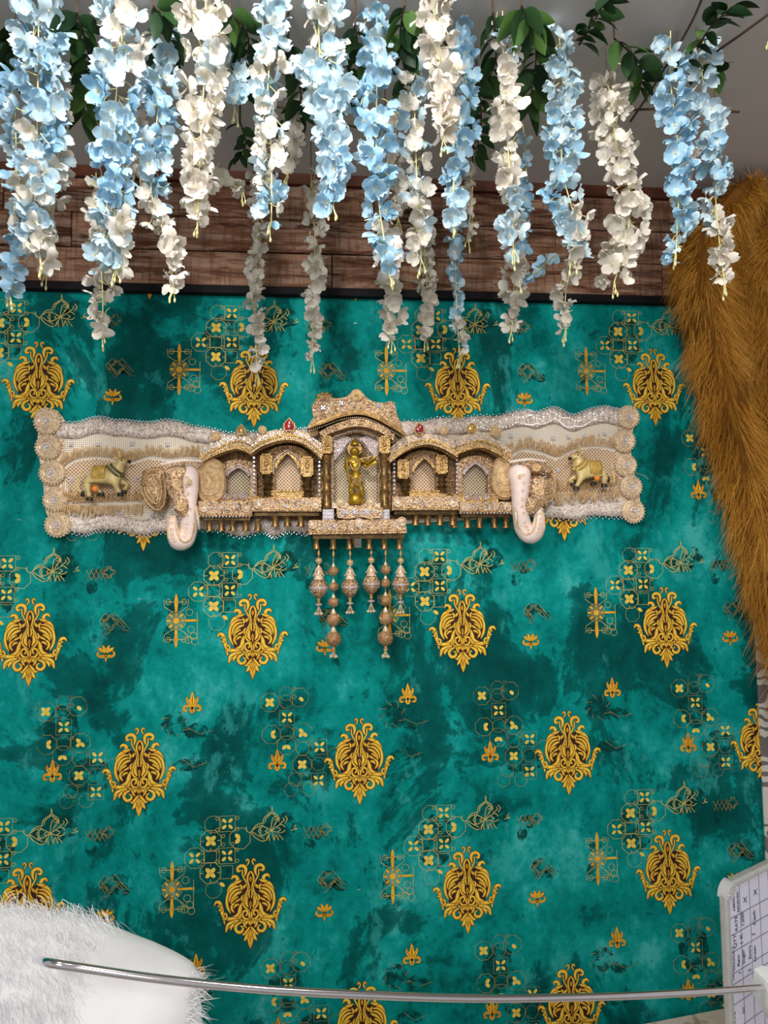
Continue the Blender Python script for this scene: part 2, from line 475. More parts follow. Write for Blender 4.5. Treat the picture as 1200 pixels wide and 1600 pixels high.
# worn plank band: backing plus single planks
wt = MB().box((.1, -.005, (ZT + CEIL) / 2), (4.2, .010, CEIL - ZT)).build('wall_top', TRIMD)
tag(wt, 'band of worn brown wood planks below the ceiling', None, None, 'structure')
zlo, zhi = ZT + .018, CEIL - .028
rows = 3; ph = (zhi - zlo) / rows
rp = random.Random(3)
for r in range(rows):
    x = -2.0 - rp.random() * .5
    while x < 2.1:
        L = rp.uniform(.55, .95)
        x0, x1 = max(x, -2.0), min(x + L, 2.2)
        if x1 - x0 > .1:
            t = rp.uniform(.010, .014)
            c = ((x0 + x1) / 2, -.010 - t / 2, zlo + (r + .5) * ph)
            m = MB().box((0, 0, 0), (x1 - x0 - .0025, t, ph - .0025)).mesh('plank', WOOD, smooth=False)
            o = link('plank', m, wt, c)
            bv = o.modifiers.new('bevel', 'BEVEL'); bv.width = .0012; bv.segments = 1
        x += L
t1 = MB().box((.1, -.011, ZT + .009), (4.2, .022, .019)).build('trim_1', TRIMD)
tag(t1, 'thin black strip along the top of the teal wallpaper', None, None, 'structure')
t2 = MB().box((.1, -.016, CEIL - .014), (4.2, .032, .028)).build('trim_2', TRIMR)
tag(t2, 'red brown moulding where planks meet the ceiling', None, None, 'structure')

# ------------------------------------------------------------------ wallpaper print: motifs as inlaid flat shapes
class Print:
    """flat strokes drawn in metres (x right, y up) lying on the wall"""
    def __init__(s): s.mb = MB(); s.h = .00012
    def ribbon(s, pts, mi, grow=0.0, n=7):
        q = catmull(pts, n)
        L, Rr = [], []
        m = len(q)
        for i, (x, y, w_) in enumerate(q):
            x0, y0, _ = q[max(i - 1, 0)]; x1, y1, _ = q[min(i + 1, m - 1)]
            dx, dy = x1 - x0, y1 - y0; l = math.hypot(dx, dy) or 1
            hw = max(w_, 0) / 2 + grow
            L.append((x - dy / l * hw, y + dx / l * hw)); Rr.append((x + dy / l * hw, y - dx / l * hw))
        vs = [(a, -s.h, b) for a, b in L] + [(a, -s.h, b) for a, b in Rr]
        s.mb.mi = mi
        s.mb.add(vs, [(i, i + 1, m + i + 1, m + i) for i in range(m - 1)])
        # rounded ends
        for (x, y, w_) in (q[0], q[-1]):
            hw = max(w_, 0) / 2 + grow
            if hw > .0004: s.disc(x, y, hw, mi, 8)
    def disc(s, x, y, r, mi, n=10, ry=None, rot=0):
        ry = ry or r
        c, sn = math.cos(rot), math.sin(rot)
        vs = [(x + r * math.cos(a) * c - ry * math.sin(a) * sn, -s.h, y + r * math.cos(a) * sn + ry * math.sin(a) * c) for a in [2 * math.pi * i / n for i in range(n)]]
        s.mb.mi = mi; s.mb.add(vs, [tuple(range(n))])
    def poly(s, pts, mi):
        s.mb.mi = mi; s.mb.add([(x, -s.h, y) for x, y in pts], [tuple(range(len(pts)))])
    def up(s, d=.000012): s.h += d
    def line(s, pts, w_, mi):
        s.ribbon([(x, y, w_) for x, y in pts], mi, 0, 1)

# damask: half of it written in a 1250-unit-high drawing, mirrored
D_S = .2065 / 1250
def damask():
    p = Print()
    body = [(0, 322), (42, 372), (55, 450), (100, 478), (150, 440), (205, 470), (290, 525), (345, 640), (345, 780), (305, 905), (250, 975), (190, 1005),
            (110, 1015), (110, 1060), (150, 1090), (110, 1160), (60, 1230), (0, 1290)]
    halo = [(0, 300), (70, 360), (110, 420), (215, 440), (320, 520), (372, 660), (370, 800), (340, 920), (385, 985), (370, 1080), (260, 1130), (120, 1220), (0, 1360)]
    tr = lambda a, y: (a * D_S, (790 - y) * D_S)
    for sgn in (1, -1):
        p.poly([(sgn * tr(a, y)[0], tr(a, y)[1]) for a, y in body], 1)
    p.up()
    S = [
     [(50, 240, 8), (27, 200, 12), (30, 166, 13), (52, 157, 13), (64, 180, 12)],
     [(85, 388, 8), (68, 330, 30), (80, 265, 40), (140, 243, 38), (187, 275, 30), (180, 318, 28), (148, 312, 16)],
     [(118, 305, 10), (112, 385, 12), (68, 468, 14), (34, 540, 22), (42, 605, 22), (95, 680, 18), (175, 728, 18), (262, 775, 12)],
     [(272, 420, 16), (248, 388, 30), (200, 402, 38), (188, 450, 44), (225, 492, 46), (285, 525, 38), (335, 600, 14)],
     [(222, 478, 36), (165, 468, 24), (132, 450, 6)],
     [(150, 532, 8), (240, 545, 24), (310, 610, 34), (338, 710, 36), (330, 815, 30), (288, 905, 8)],
     [(150, 572, 10), (225, 590, 26), (285, 655, 26), (312, 745, 10)],
     [(138, 612, 20), (200, 636, 30), (255, 690, 22), (290, 760, 6)],
     [(195, 685, 26), (245, 715, 18), (282, 770, 5)],
     [(228, 760, 12), (268, 800, 24), (268, 850, 26), (238, 895, 10)],
     [(180, 790, 26), (215, 800, 24), (238, 830, 8)],
     [(128, 770, 8), (148, 845, 44), (165, 920, 50), (225, 960, 36), (292, 968, 8)],
     [(20, 625, 12), (78, 690, 20), (108, 765, 18), (82, 832, 16), (22, 880, 14)],
     [(50, 690, 20), (62, 770, 40), (35, 832, 10)],
     [(0, 322, 10), (34, 375, 18), (44, 440, 18), (30, 510, 14), (14, 565, 8)],
     [(70, 520, 26), (95, 545, 30), (118, 555, 26), (108, 535, 14)],
     [(15, 995, 14), (70, 1000, 22), (112, 955, 20), (108, 900, 20), (62, 880, 22), (38, 912, 24), (62, 948, 18)],
     [(40, 1030, 16), (110, 1018, 16), (195, 985, 10)],
     [(140, 985, 14), (220, 985, 30), (300, 985, 44), (372, 985, 30), (372, 1050, 10)],
     [(180, 1015, 24), (260, 1040, 48), (320, 1075, 54), (352, 1160, 14)],
     [(230, 1055, 34), (275, 1100, 30), (280, 1140, 6)],
     [(120, 1035, 12), (190, 1070, 30), (215, 1125, 34), (175, 1180, 36), (118, 1165, 30), (108, 1115, 22), (138, 1095, 14)],
     [(515, 772, 16), (490, 738, 30), (445, 748, 40), (422, 815, 46), (402, 900, 42), (375, 985, 22)],
     [(455, 855, 10), (430, 850, 26), (415, 860, 10)],
     [(450, 800, 10), (465, 795, 16), (430, 790, 12)],
     [(392, 985, 18), (348, 975, 22), (342, 925, 18), (368, 905, 18), (382, 930, 12)],
     [(30, 1030, 34), (70, 1062, 30), (100, 1105, 12)],
     [(15, 1120, 20), (55, 1180, 40), (95, 1215, 20), (118, 1200, 6)],
     [(10, 1170, 20), (45, 1240, 52), (88, 1300, 10)],
     [(150, 505, 6), (128, 545, 22), (138, 590, 8)],
     [(14, 575, 8), (24, 640, 16), (14, 700, 8)],
     [(110, 660, 8), (128, 700, 22), (118, 745, 8)],
     [(12, 900, 8), (17, 950, 20), (8, 990, 6)],
     [(100, 1030, 10), (88, 1075, 22), (60, 1120, 8)],
     [(130, 905, 8), (150, 965, 20), (190, 990, 6)],
    ]
    for st in S:
        for sgn in (1, -1):
            q = [(sgn * tr(a, y)[0], tr(a, y)[1], w_ * D_S) for a, y, w_ in st]
            p.ribbon(q, 1, .0017)
        p.up()
        for sgn in (1, -1):
            q = [(sgn * tr(a, y)[0], tr(a, y)[1], w_ * D_S) for a, y, w_ in st]
            p.ribbon(q, 0, .0006)
        p.up()
        for sgn in (1, -1):
            q = [(sgn * (tr(a, y)[0] + w_ * D_S * .12), tr(a, y)[1] + w_ * D_S * .10, w_ * D_S * .42) for a, y, w_ in st]
            p.ribbon(q, 2, 0)
        p.up()
    for st in ([(0, 1020, 30), (0, 1050, 70), (0, 1085, 20)], [(0, 1150, 10), (0, 1270, 74), (0, 1340, 62), (0, 1418, 3)], [(0, 745, 4), (0, 780, 34), (0, 815, 20), (0, 865, 4)], [(0, 395, 4), (0, 435, 34), (0, 470, 4)]):
        q = [(0 + tr(a, y)[0], tr(a, y)[1], w_ * D_S) for a, y, w_ in st]
        p.ribbon(q, 1, .0010); p.up(); p.ribbon(q, 0, .0001); p.up()
    for st in ([(0, 765, 3), (0, 785, 14), (0, 815, 3)], [(0, 425, 3), (0, 437, 12), (0, 450, 3)], [(0, 1200, 3), (0, 1290, 8), (0, 1330, 2)],
               [(45, 1195, 3), (22, 1250, 8), (12, 1290, 2)], [(-45, 1195, 3), (-22, 1250, 8), (-12, 1290, 2)],
               [(300, 610, 3), (320, 700, 7), (312, 800, 3)], [(-300, 610, 3), (-320, 700, 7), (-312, 800, 3)],
               [(250, 1045, 3), (310, 1080, 7), (335, 1120, 3)], [(-250, 1045, 3), (-310, 1080, 7), (-335, 1120, 3)]):
        p.ribbon([(tr(a, y)[0], tr(a, y)[1], w_ * D_S) for a, y, w_ in st], 1, 0)
    return p.mb.mesh('damask_ornament', [GOLDP, DARKP, GOLDL], smooth=False)

K0 = .001605   # metres per photo pixel on the wall, about
def fl_x(p, x, y, r=.0155):      # four open petals
    for i in range(4):
        a = math.pi / 4 + i * math.pi / 2
        p.disc(x + r * .68 * math.cos(a), y + r * .68 * math.sin(a), r * .42, 0, 10, r * .24, a)
def fl_c(p, x, y, r=.0155, only=(0, 1, 2, 3)):      # four closed petals
    for i in only:
        a = math.pi / 4 + i * math.pi / 2
        p.disc(x + r * .50 * math.cos(a), y + r * .50 * math.sin(a), r * .50, 0, 10, r * .33, a)
def octo(p, x, y, r, w_=.0011):
    pts = [(x + r * math.cos(math.pi / 8 + i * math.pi / 4), y + r * math.sin(math.pi / 8 + i * math.pi / 4)) for i in range(9)]
    p.line(pts, w_, 1)
def ringp(p, x, y, r, w_=.0009, n=10):
    p.line([(x + r * math.cos(2 * math.pi * i / n), y + r * math.sin(2 * math.pi * i / n)) for i in range(n + 1)], w_, 1)
def squarep(p, x, y, r):
    p.line([(x - r, y - r), (x + r, y - r), (x + r, y + r), (x - r, y + r), (x - r, y - r)], .0010, 1)
def patchp(p, pts, mi=2):
    p.poly(pts, mi)
def blob(p, x, y, rx, ry, mi=2, seed=0):
    rr = random.Random(seed); n = 18
    p.poly([(x + rx * math.cos(2 * math.pi * i / n) * rr.uniform(.75, 1.1), y + ry * math.sin(2 * math.pi * i / n) * rr.uniform(.75, 1.1)) for i in range(n)], mi)

def tiles():
    p = Print(); k = K0
    f = lambda X, Y: ((X - 395) * k, (995 - Y) * k)
    blob(p, *f(347, 918), .052, .075, 2, 1); p.up()
    for X, Y in ((360.3, 876), (360, 923)):
        x, y = f(X, Y); fl_x(p, x, y); squarep(p, x, y, .0185)
        for sx in (-1, 1):
            for sy in (-1, 1): ringp(p, x + sx * .024, y + sy * .013, .0042)
    for X, Y in ((335.7, 900), (335.4, 947)):
        x, y = f(X, Y); fl_c(p, x, y); octo(p, x, y, .0265)
        for a in range(4):
            p.line([(x + .016 * math.cos(a * math.pi / 2), y + .016 * math.sin(a * math.pi / 2)), (x + .024 * math.cos(a * math.pi / 2), y + .024 * math.sin(a * math.pi / 2))], .0012, 1)
    x, y = f(379, 898.6); fl_c(p, x, y, .0155, (1, 2)); octo(p, x, y, .0265)
    x, y = f(312, 924); fl_x(p, x, y); octo(p, x, y, .0255, .0008)
    x, y = f(359, 947); squarep(p, x, y, .015)
    x, y = f(361, 900); ringp(p, x - .011, y + .010, .004); ringp(p, x + .011, y - .010, .004); ringp(p, x - .011, y - .010, .004)
    x, y = f(335, 923); squarep(p, x, y, .015); ringp(p, x - .018, y + .010, .0042); ringp(p, x - .018, y - .010, .0042)
    x, y = f(353, 964.7); p.disc(x, y, .0075, 0, 10, .0042, -.7)
    x, y = f(339, 876); octo(p, x, y, .021, .0007)
    x, y = f(340, 972); octo(p, x, y, .02, .0006)
    return p.mb.mesh('flower_tile_ornament', [PETALP, LINEP, SHADEP], smooth=False)
def lotus():
    p = Print(); k = K0 / 6
    f = lambda X, Y: ((X - 875) * k, (295 - Y) * k)
    blob(p, *f(860, 310), .040, .026, 2, 4); blob(p, *f(1000, 250), .03, .03, 2, 6); p.up()
    L = [[(800, 225), (815, 175), (880, 125), (882, 85)], [(945, 215), (940, 170), (885, 125), (880, 80)],
         [(820, 215), (830, 180), (880, 140)], [(930, 210), (925, 180), (882, 140)],
         [(650, 250), (655, 290), (690, 300), (740, 240), (810, 225)], [(690, 300), (730, 350), (790, 385), (820, 380)], [(700, 295), (750, 330), (810, 365)],
         [(700, 290), (750, 255), (800, 245)], [(770, 255), (780, 300), (770, 330)], [(800, 250), (760, 295), (800, 340)],
         [(870, 290), (790, 250), (760, 255)], [(870, 300), (800, 335), (770, 335)], [(870, 285), (890, 185), (940, 190), (880, 285)], [(905, 200), (930, 205), (905, 240)],
         [(885, 290), (960, 245), (1000, 270)], [(885, 300), (960, 320), (1000, 300)], [(930, 270), (960, 290), (930, 310)],
         [(870, 305), (830, 385), (850, 330), (860, 390)], [(885, 305), (900, 385), (915, 330), (940, 380)], [(940, 330), (980, 380)], [(950, 240), (990, 210), (985, 190)],
         [(1000, 170), (1020, 200), (1000, 235)], [(1060, 300), (1110, 290), (1080, 280), (1100, 255)], [(820, 300), (845, 280), (860, 295), (840, 312), (820, 300)]]
    for q in L:
        pts = [(*f(X, Y), .0017) for X, Y in q]
        p.ribbon(pts, 1, 0, 4)
    p.disc(*f(877, 295), .0026, 0)
    return p.mb.mesh('leaf_outline_ornament', [PETALP, LINEP, SHADEP], smooth=False)
def star():
    p = Print(); k = K0
    blob(p, -.012, -.030, .022, .026, 2, 8); blob(p, -.004, .034, .018, .02, 2, 9); p.up()
    p.ribbon([(0, .064, .0035), (0, .05, .0085), (0, .03, .007), (0, .018, .004)], 0)
    p.ribbon([(0, -.064, .0035), (0, -.05, .0085), (0, -.03, .007), (0, -.018, .004)], 0)
    p.ribbon([(.018, 0, .003), (.03, 0, .0055), (.051, 0, .005)], 0)
    p.disc(0, 0, .0080, 0, 8)
    for i in range(8):
        a = i * math.pi / 4
        r = .0175
        p.disc(r * math.cos(a), r * math.sin(a), .0055, 0, 6, .0035, a)
        p.line([(.009 * math.cos(a + .39), .009 * math.sin(a + .39)), (.023 * math.cos(a + .39), .023 * math.sin(a + .39))], .0010, 1)
    ringp(p, 0, 0, .0112); ringp(p, 0, 0, .0235, .0008, 16)
    for sy in (1, -1):
        p.line([(-.022, sy * .046), (.022, sy * .046)], .0016, 1)
        for sx in (-1, 1):
            ringp(p, sx * .019, sy * .046, .0065, .0010, 8)
            p.line([(sx * .010, sy * .022), (sx * .028, sy * .034), (sx * .030, sy * .052)], .0010, 1)
    p.line([(.051, .020), (.051, -.046)], .0010, 1)
    for x, y in ((.032, .020), (.036, -.022), (.042, -.038), (.030, -.048), (.046, -.052)): ringp(p, x, y, .0085, .0009, 8)
    for i in range(5): p.line([(.02 + i * .007, -.03 - i * .004), (.03 + i * .005, -.045)], .0009, 1)
    return p.mb.mesh('star_cross_ornament', [GOLDP, LINEP, SHADEP], smooth=False)
def quatre(p, x, y, s=1.0, mi=0):
    # interlaced cross-shaped outline
    for w_, r in ((.0014, .0125 * s), (.0014, .0175 * s)):
        pts = []
        for i in range(4):
            a = i * math.pi / 2
            for dx, dy in ((.55, -.42), (1.0, -.36), (1.0, .36), (.55, .42)):
                pts.append((x + r * (dx * math.cos(a) - dy * math.sin(a)), y + r * (dx * math.sin(a) + dy * math.cos(a))))
        pts.append(pts[0])
        p.line(pts, w_, mi)
def lattice_a():
    p = Print()
    blob(p, 0, 0, .028, .024, 1, 12); blob(p, .03, -.015, .02, .015, 1, 14); p.up()
    quatre(p, 0, 0)
    for q in ([(-.026, .005), (-.012, .022), (.0, .012)], [(.0, .012), (.012, .022), (.030, .0), (.040, -.010)], [(-.026, .002), (-.010, -.020), (-.012, -.030)], [(-.008, -.030), (.010, -.010)],
              [(.018, .004), (.034, -.014), (.030, -.020), (.044, -.022)], [(.014, -.002), (.030, -.018)], [(-.022, .010), (-.004, -.010)], [(-.022, -.008), (-.006, .012)], [(.022, .006), (.046, -.016)]):
        p.line(q, .0012, 0)
    return p.mb.mesh('lattice_ornament', [FADEP, SHADEP], smooth=False)
def lattice_b():
    p = Print()
    blob(p, 0, 0, .026, .018, 1, 21); blob(p, -.018, -.030, .014, .02, 1, 23); p.up()
    for i in range(4):
        p.line([(-.030 + i * .011, -.012), (-.016 + i * .011, .016)], .0012, 0)
        p.line([(-.018 + i * .011, -.014), (-.032 + i * .011, .012)], .0012, 0)
    quatre(p, .022, .006, .8)
    for x, y in ((-.022, -.032), (-.018, -.044), (.042, .020), (.052, -.038)): ringp(p, x, y, .006, .0009, 7)
    return p.mb.mesh('lattice_ornament', [FADEP, SHADEP], smooth=False)
def lattice_c():
    p = Print()
    blob(p, 0, 0, .034, .03, 1, 31); blob(p, .05, -.02, .03, .02, 1, 33); blob(p, .03, -.10, .035, .018, 1, 35); p.up()
    ringp(p, 0, 0, .022, .0016, 8); ringp(p, 0, 0, .030, .0012, 10)
    for i in range(8):
        a = i * math.pi / 4
        p.line([(.022 * math.cos(a), .022 * math.sin(a)), (.036 * math.cos(a + .4), .036 * math.sin(a + .4))], .0012, 0)
    for x, y in ((.052, -.018), (.070, -.026), (.045, -.090), (.062, -.098), (.028, -.100)): ringp(p, x, y, .011, .0012, 6)
    p.line([(.03, -.01), (.06, -.026), (.090, -.018)], .0012, 0); p.line([(.018, -.085), (.045, -.105), (.075, -.095)], .0012, 0)
    return p.mb.mesh('lattice_ornament', [FADEP, SHADEP], smooth=False)
def fleur(kind):
    p = Print()
    S = [[(0, .002, .004), (0, .012, .011), (0, .024, .007), (0, .033, .001)],
         [(.001, -.001, .003), (.008, .008, .009), (.013, .016, .004), (.012, .021, .001)],
         [(.002, -.004, .003), (.012, -.001, .006), (.019, -.004, .005), (.018, -.012, .0045), (.012, -.012, .003)],
         [(0, -.006, .006), (.004, -.012, .005), (0, -.020, .001)]]
    if kind == 1:
        S = [[(.0005, 0, .002), (.004, .010, .006), (.008, .018, .002)], [(0, 0, .002), (.011, .007, .007), (.018, .012, .002)],
             [(-.001, -.006, .007), (.012, -.009, .006), (.020, -.004, .004), (.017, .003, .003)], [(0, -.008, .006), (0, -.014, .004), (0, -.022, .001)]]
    for st in S:
        for sgn in ((1, -1) if any(q[0] for q in st) else (1,)): p.ribbon([(sgn * a, b, c) for a, b, c in st], 1, .0010)
        p.up()
    for st in S:
        p.up()
        for sgn in ((1, -1) if any(q[0] for q in st) else (1,)):
            p.ribbon([(sgn * a, b, c) for a, b, c in st], 0, .0002)
        p.up()
        for sgn in ((1, -1) if any(q[0] for q in st) else (1,)): p.ribbon([(sgn * a * 1.0, b, c * .16) for a, b, c in st[:-1]], 1, 0)
    return p.mb.mesh('small_leaf_ornament', [GOLDP, DARKP], smooth=False)
def flowers_L():
    p = Print()
    f = lambda X, Y: ((X - 217) * K0, (1207 - Y) * K0)
    blob(p, *f(104, 1140), .045, .06, 2, 41); blob(p, *f(145, 1210), .055, .045, 2, 43); p.up()
    for X, Y, t, o in ((79.6, 1112.5, 'c', (0, 1, 2, 3)), (106, 1136, 'x', 0), (130.5, 1160, 'c', (1, 2, 3)), (82, 1161, 'c', (0, 3)), (105, 1178, 'c', (2, 3)),
                       (155.5, 1182.5, 'x', 0), (129, 1208, 'c', (0, 1, 2, 3)), (154, 1233, 'x', 0), (125, 1106, 'c', (3,))):
        x, y = f(X, Y)
        if t == 'x': fl_x(p, x, y, .0150)
        else: fl_c(p, x, y, .0135, o)
        (octo if t == 'c' else lambda p_, a, b, r_: squarep(p_, a, b, .018))(p, x, y, .024)
    for X, Y in ((105, 1112), (106, 1160), (130, 1184), (154, 1208), (118, 1230), (112, 1245), (140, 1245), (178, 1195), (105, 1100)):
        x, y = f(X, Y); octo(p, x, y, .017, .0009); ringp(p, x + .02, y + .012, .004)
    return p.mb.mesh('flower_tile_ornament', [PETALP, FADEP, SHADEP], smooth=False)

ME = dict(dam=damask(), tile=tiles(), lot=lotus(), star=star(), la=lattice_a(), lb=lattice_b(), lc=lattice_c(), f0=fleur(0), f1=fleur(1), fl=flowers_L())
def put(me, px, py, dx=0, dy=0, lift=0):
    c = P(px, py, 0)
    return link(me.name.split('.')[0], me, wall, (c.x + dx * K0, -.0001 - lift, c.z - dy * K0))
FULL = [(60, 600), (397, 605), (715, 606), (1022, 606), (46.5, 1004), (395, 995), (722.5, 986), (1039.5, 981), (42, 1420), (391.5, 1412), (730, 1391), (1044, 1363)]
HALF = [(225, 795), (553, 790), (880, 783), (1203, 772), (218, 1207), (561.5, 1190), (887, 1177), (1190, 1163), (222, 1625), (566, 1605), (893, 1575), (1193, 1545)]
HTOP = [(235, 405), (555, 410), (862, 418)]
for i, (x, y) in enumerate(FULL):
    put(ME['dam'], x, y, lift=.0004)
    put(ME['tile'], x, y); put(ME['lot'], x, y, 31, -106)
    put(ME['star'], x, y, -116, -27)
    put(ME['la'], x, y, 117, -28); put(ME['lb'], x, y, 100, -100); put(ME['f1'], x, y, 111, 18)
for x, y in HALF:
    put(ME['dam'], x, y, lift=.0004); put(ME['fl'], x, y); put(ME['f0'], x, y, -126, -3); put(ME['f0'], x, y, 77, -97, .0003); put(ME['lc'], x, y, 52, -70)
for x, y in HTOP: put(ME['dam'], x, y, lift=.0004)
# the column whose damask lies left of the frame still shows its star and tiles
for x, y in ((-290, 1010),): put(ME['lb'], x, y, 100, -100)

# ------------------------------------------------------------------ the wall hanging
TO = P(558, 740, 0)
tor = empty('wall_hanging', TO)
tag(tor, 'long beaded wall hanging with five gilt niches, elephant heads, cows and corner rosettes', 'wall hanging')
def tb(mb, name, mat, parent=tor, smooth=True): return mb.build(name, mat, parent, TO, smooth)
def xz(pts, Y=-.03):
    return [(P(a, b, Y).x, P(a, b, Y).z) for a, b in pts]
def pk(px, py, Y, s): return s * kx(px, py, Y)
K = .00157

# fabric panels (left + right wings and the middle behind the niches)
top_edge = [(88, 668), (125, 668), (155, 664), (187, 664), (218, 669), (250, 668), (290, 671), (340, 679), (390, 686), (440, 684), (480, 676), (560, 672), (640, 668), (700, 664), (760, 658),
            (818, 650), (836, 654), (867, 648), (892, 653), (921, 651), (951, 646), (972, 650)]
bot_edge = [(984, 800), (959, 806), (922, 804), (905, 810), (873, 807), (847, 808), (800, 806), (740, 812), (690, 815), (640, 818), (480, 830), (450, 827), (428, 833), (410, 827), (376, 834), (340, 827), (306, 825), (245, 829), (220, 834), (180, 826), (152, 827), (133, 832), (100, 829)]
fab = MB().prism(xz(top_edge + bot_edge, -.008), -.003, -.008)
tb(fab, 'fabric_backing', NET)
# folded top lace and bottom lace, scalloped, with picot beads
def lace(edge, drop, name, up=1, Y=-.012):
    mb = MB(); n = 0
    e = catmull([(a, b) for a, b in edge], 5)
    vs = []; fs = []
    for i, (a, b) in enumerate(e):
        for j in range(4):
            t = j / 3
            p_ = P(a, b + up * drop * t, Y)
            vs.append((p_.x, Y - .0018 * math.sin(math.pi * t) - .0012 * math.sin(i * 1.1), p_.z))
        if i:
            for j in range(3):
                q = (i - 1) * 4 + j; fs.append((q, q + 4, q + 5, q + 1))
    mb.add(vs, fs)
    return mb, e
for edge, nm in ((top_edge[:11], 'l'), (top_edge[11:], 'r')):
    e2 = [(a, b - 3 - 5 * abs(math.sin(i * .9))) for i, (a, b) in enumerate(edge)]
    e2 = [(a, b - 3.5 * abs(math.sin(a * .0525))) for a, b in catmull(e2, 4)]
    mb, e = lace(e2, 24, nm)
    o = tb(mb, 'top_lace', LACE); md = o.modifiers.new('t', 'SOLIDIFY'); md.thickness = .0012
    pk_ = MB(); nb_ = int(abs(e[-1][0] - e[0][0]) / 3.3)
    for i in range(0, nb_):
        t = i / (nb_ - 1) * (len(e) - 1); j = int(min(t, len(e) - 2)); fr = t - j
        a = e[j][0] * (1 - fr) + e[j + 1][0] * fr; b = e[j][1] * (1 - fr) + e[j + 1][1] * fr
        pk_.ball(P(a, b - 1.2 - 2.2 * (i % 2) * .7, -.014), .0021, 6, 4)
        pk_.ball(P(a, b + 16 + 5 * abs(math.sin(a * .105)), -.0155), .0013, 5, 3)
        if i % 2: pk_.ball(P(a, b + 8 + 3 * math.sin(a * .21), -.0155), .0016, 5, 3)
        if i % 4 == 0: pk_.gem(P(a + 2, b + 6 + 3 * math.sin(a), -.0155), .0030)
    tag(tb(pk_, 'lace_beads', RHINE, o), kind='stuff')
low = [(104, 829), (133, 834), (152, 828), (180, 828), (220, 836), (245, 831), (275, 830), (306, 827), (340, 828), (376, 838), (410, 830), (428, 838), (450, 830), (480, 834)]
lowr = [(840, 809), (873, 809), (905, 812), (922, 806), (959, 807), (980, 806)]
for edge in (low, lowr):
    mb, e = lace(edge, -24, 'b')
    o = tb(mb, 'bottom_lace', LACE); md = o.modifiers.new('t', 'SOLIDIFY'); md.thickness = .0012
    pk_ = MB(); nb_ = int(abs(e[-1][0] - e[0][0]) / 3.3)
    for i in range(0, nb_):
        t = i / (nb_ - 1) * (len(e) - 1); j = int(min(t, len(e) - 2)); fr = t - j
        a = e[j][0] * (1 - fr) + e[j + 1][0] * fr; b = e[j][1] * (1 - fr) + e[j + 1][1] * fr
        pk_.ball(P(a, b + 1.5 + 2.4 * (i % 2), -.014), .0020, 6, 4)
        pk_.ball(P(a, b - 12 - 4 * abs(math.sin(a * .105)), -.0155), .0013, 5, 3)
        if i % 2: pk_.ball(P(a, b - 6 + 2 * math.sin(a * .21), -.0155), .0015, 5, 3)
        if i % 5 == 0: pk_.gem(P(a, b - 7, -.0155), .0028)
    tag(tb(pk_, 'lace_beads', RHINE, o), kind='stuff')
# basket-weave panels with scalloped heads and gold fringe
for pts, ht in (([(100, 735), (118, 722), (150, 717), (180, 722), (200, 728), (232, 718), (262, 722), (300, 716), (318, 722), (322, 790), (230, 795), (215, 782), (112, 786)], 0),
                ([(790, 720), (815, 706), (850, 712), (868, 720), (900, 704), (930, 700), (962, 706), (966, 760), (960, 768), (880, 772), (850, 780), (790, 780)], 1)):
    o = tb(MB().prism(xz(pts, -.012), -.007, -.012), 'woven_panel', WEAVED)
def fringe(path, n, ln, up=True, seed=0):
    rr = random.Random(seed); mb = MB(); e = catmull(path, 10)
    for i in range(n):
        t = i / (n - 1) * (len(e) - 1.001); j = int(t); fr = t - j
        a = e[j][0] * (1 - fr) + e[j + 1][0] * fr; b = e[j][1] * (1 - fr) + e[j + 1][1] * fr
        l = ln * rr.uniform(.7, 1.2) * (-1 if up else 1); dx = rr.uniform(-4, 6)
        p0 = P(a, b, -.014); p1 = P(a + dx * .3, b + l * .6, -.021 - rr.random() * .006); p2 = P(a + dx, b + l, -.016 - rr.random() * .005)
        p3 = P(a + dx + 3, b + l * .75, -.015)
        mb.tube([p0, p1, p2, p3], [.0016, .0014, .0012, .0008], 4, False)
    return mb
for path, n, up in (([(98, 728), (118, 716), (150, 712), (185, 717), (205, 720), (235, 711), (265, 715), (300, 712), (318, 716)], 90, True),
                    ([(98, 781), (130, 784), (170, 783), (222, 782)], 46, True), ([(98, 786), (130, 790), (170, 790), (222, 788)], 46, False),
                    ([(792, 712), (820, 700), (850, 706), (872, 712), (900, 700), (930, 696), (962, 700)], 70, True),
                    ([(866, 768), (900, 766), (930, 762), (964, 758)], 40, True), ([(866, 772), (900, 770), (930, 768), (964, 764)], 40, False)):
    tag(tb(fringe(path, n, 15, up, n), 'gold_fringe', FRINGE), kind='stuff')
# flower studs of four clear stones
def stud(px, py, Y=-.014, r=.0030, name='stone_flower'):
    mb = MB()
    for i in range(4):
        a = math.pi / 4 + i * math.pi / 2
        p_ = P(px, py, Y); mb.gem((p_.x + r * 1.35 * math.cos(a), p_.y, p_.z + r * 1.35 * math.sin(a)), r * .92)
    p_ = P(px, py, Y); mb.gem((p_.x, p_.y - .001, p_.z), r * .8)
    return tb(mb, name, RHINE, tor, False)
for x, y in ((111, 694), (153, 694), (206, 693), (262, 694), (290, 700), (118, 802), (150, 802), (190, 801), (238, 803), (112, 749), (213, 749),
             (798, 681), (828, 683), (864, 684), (889, 682), (915, 681), (945, 677), (872, 735), (865, 785), (895, 784), (920, 783), (953, 780), (957, 729), (845, 803)):
    stud(x, y)
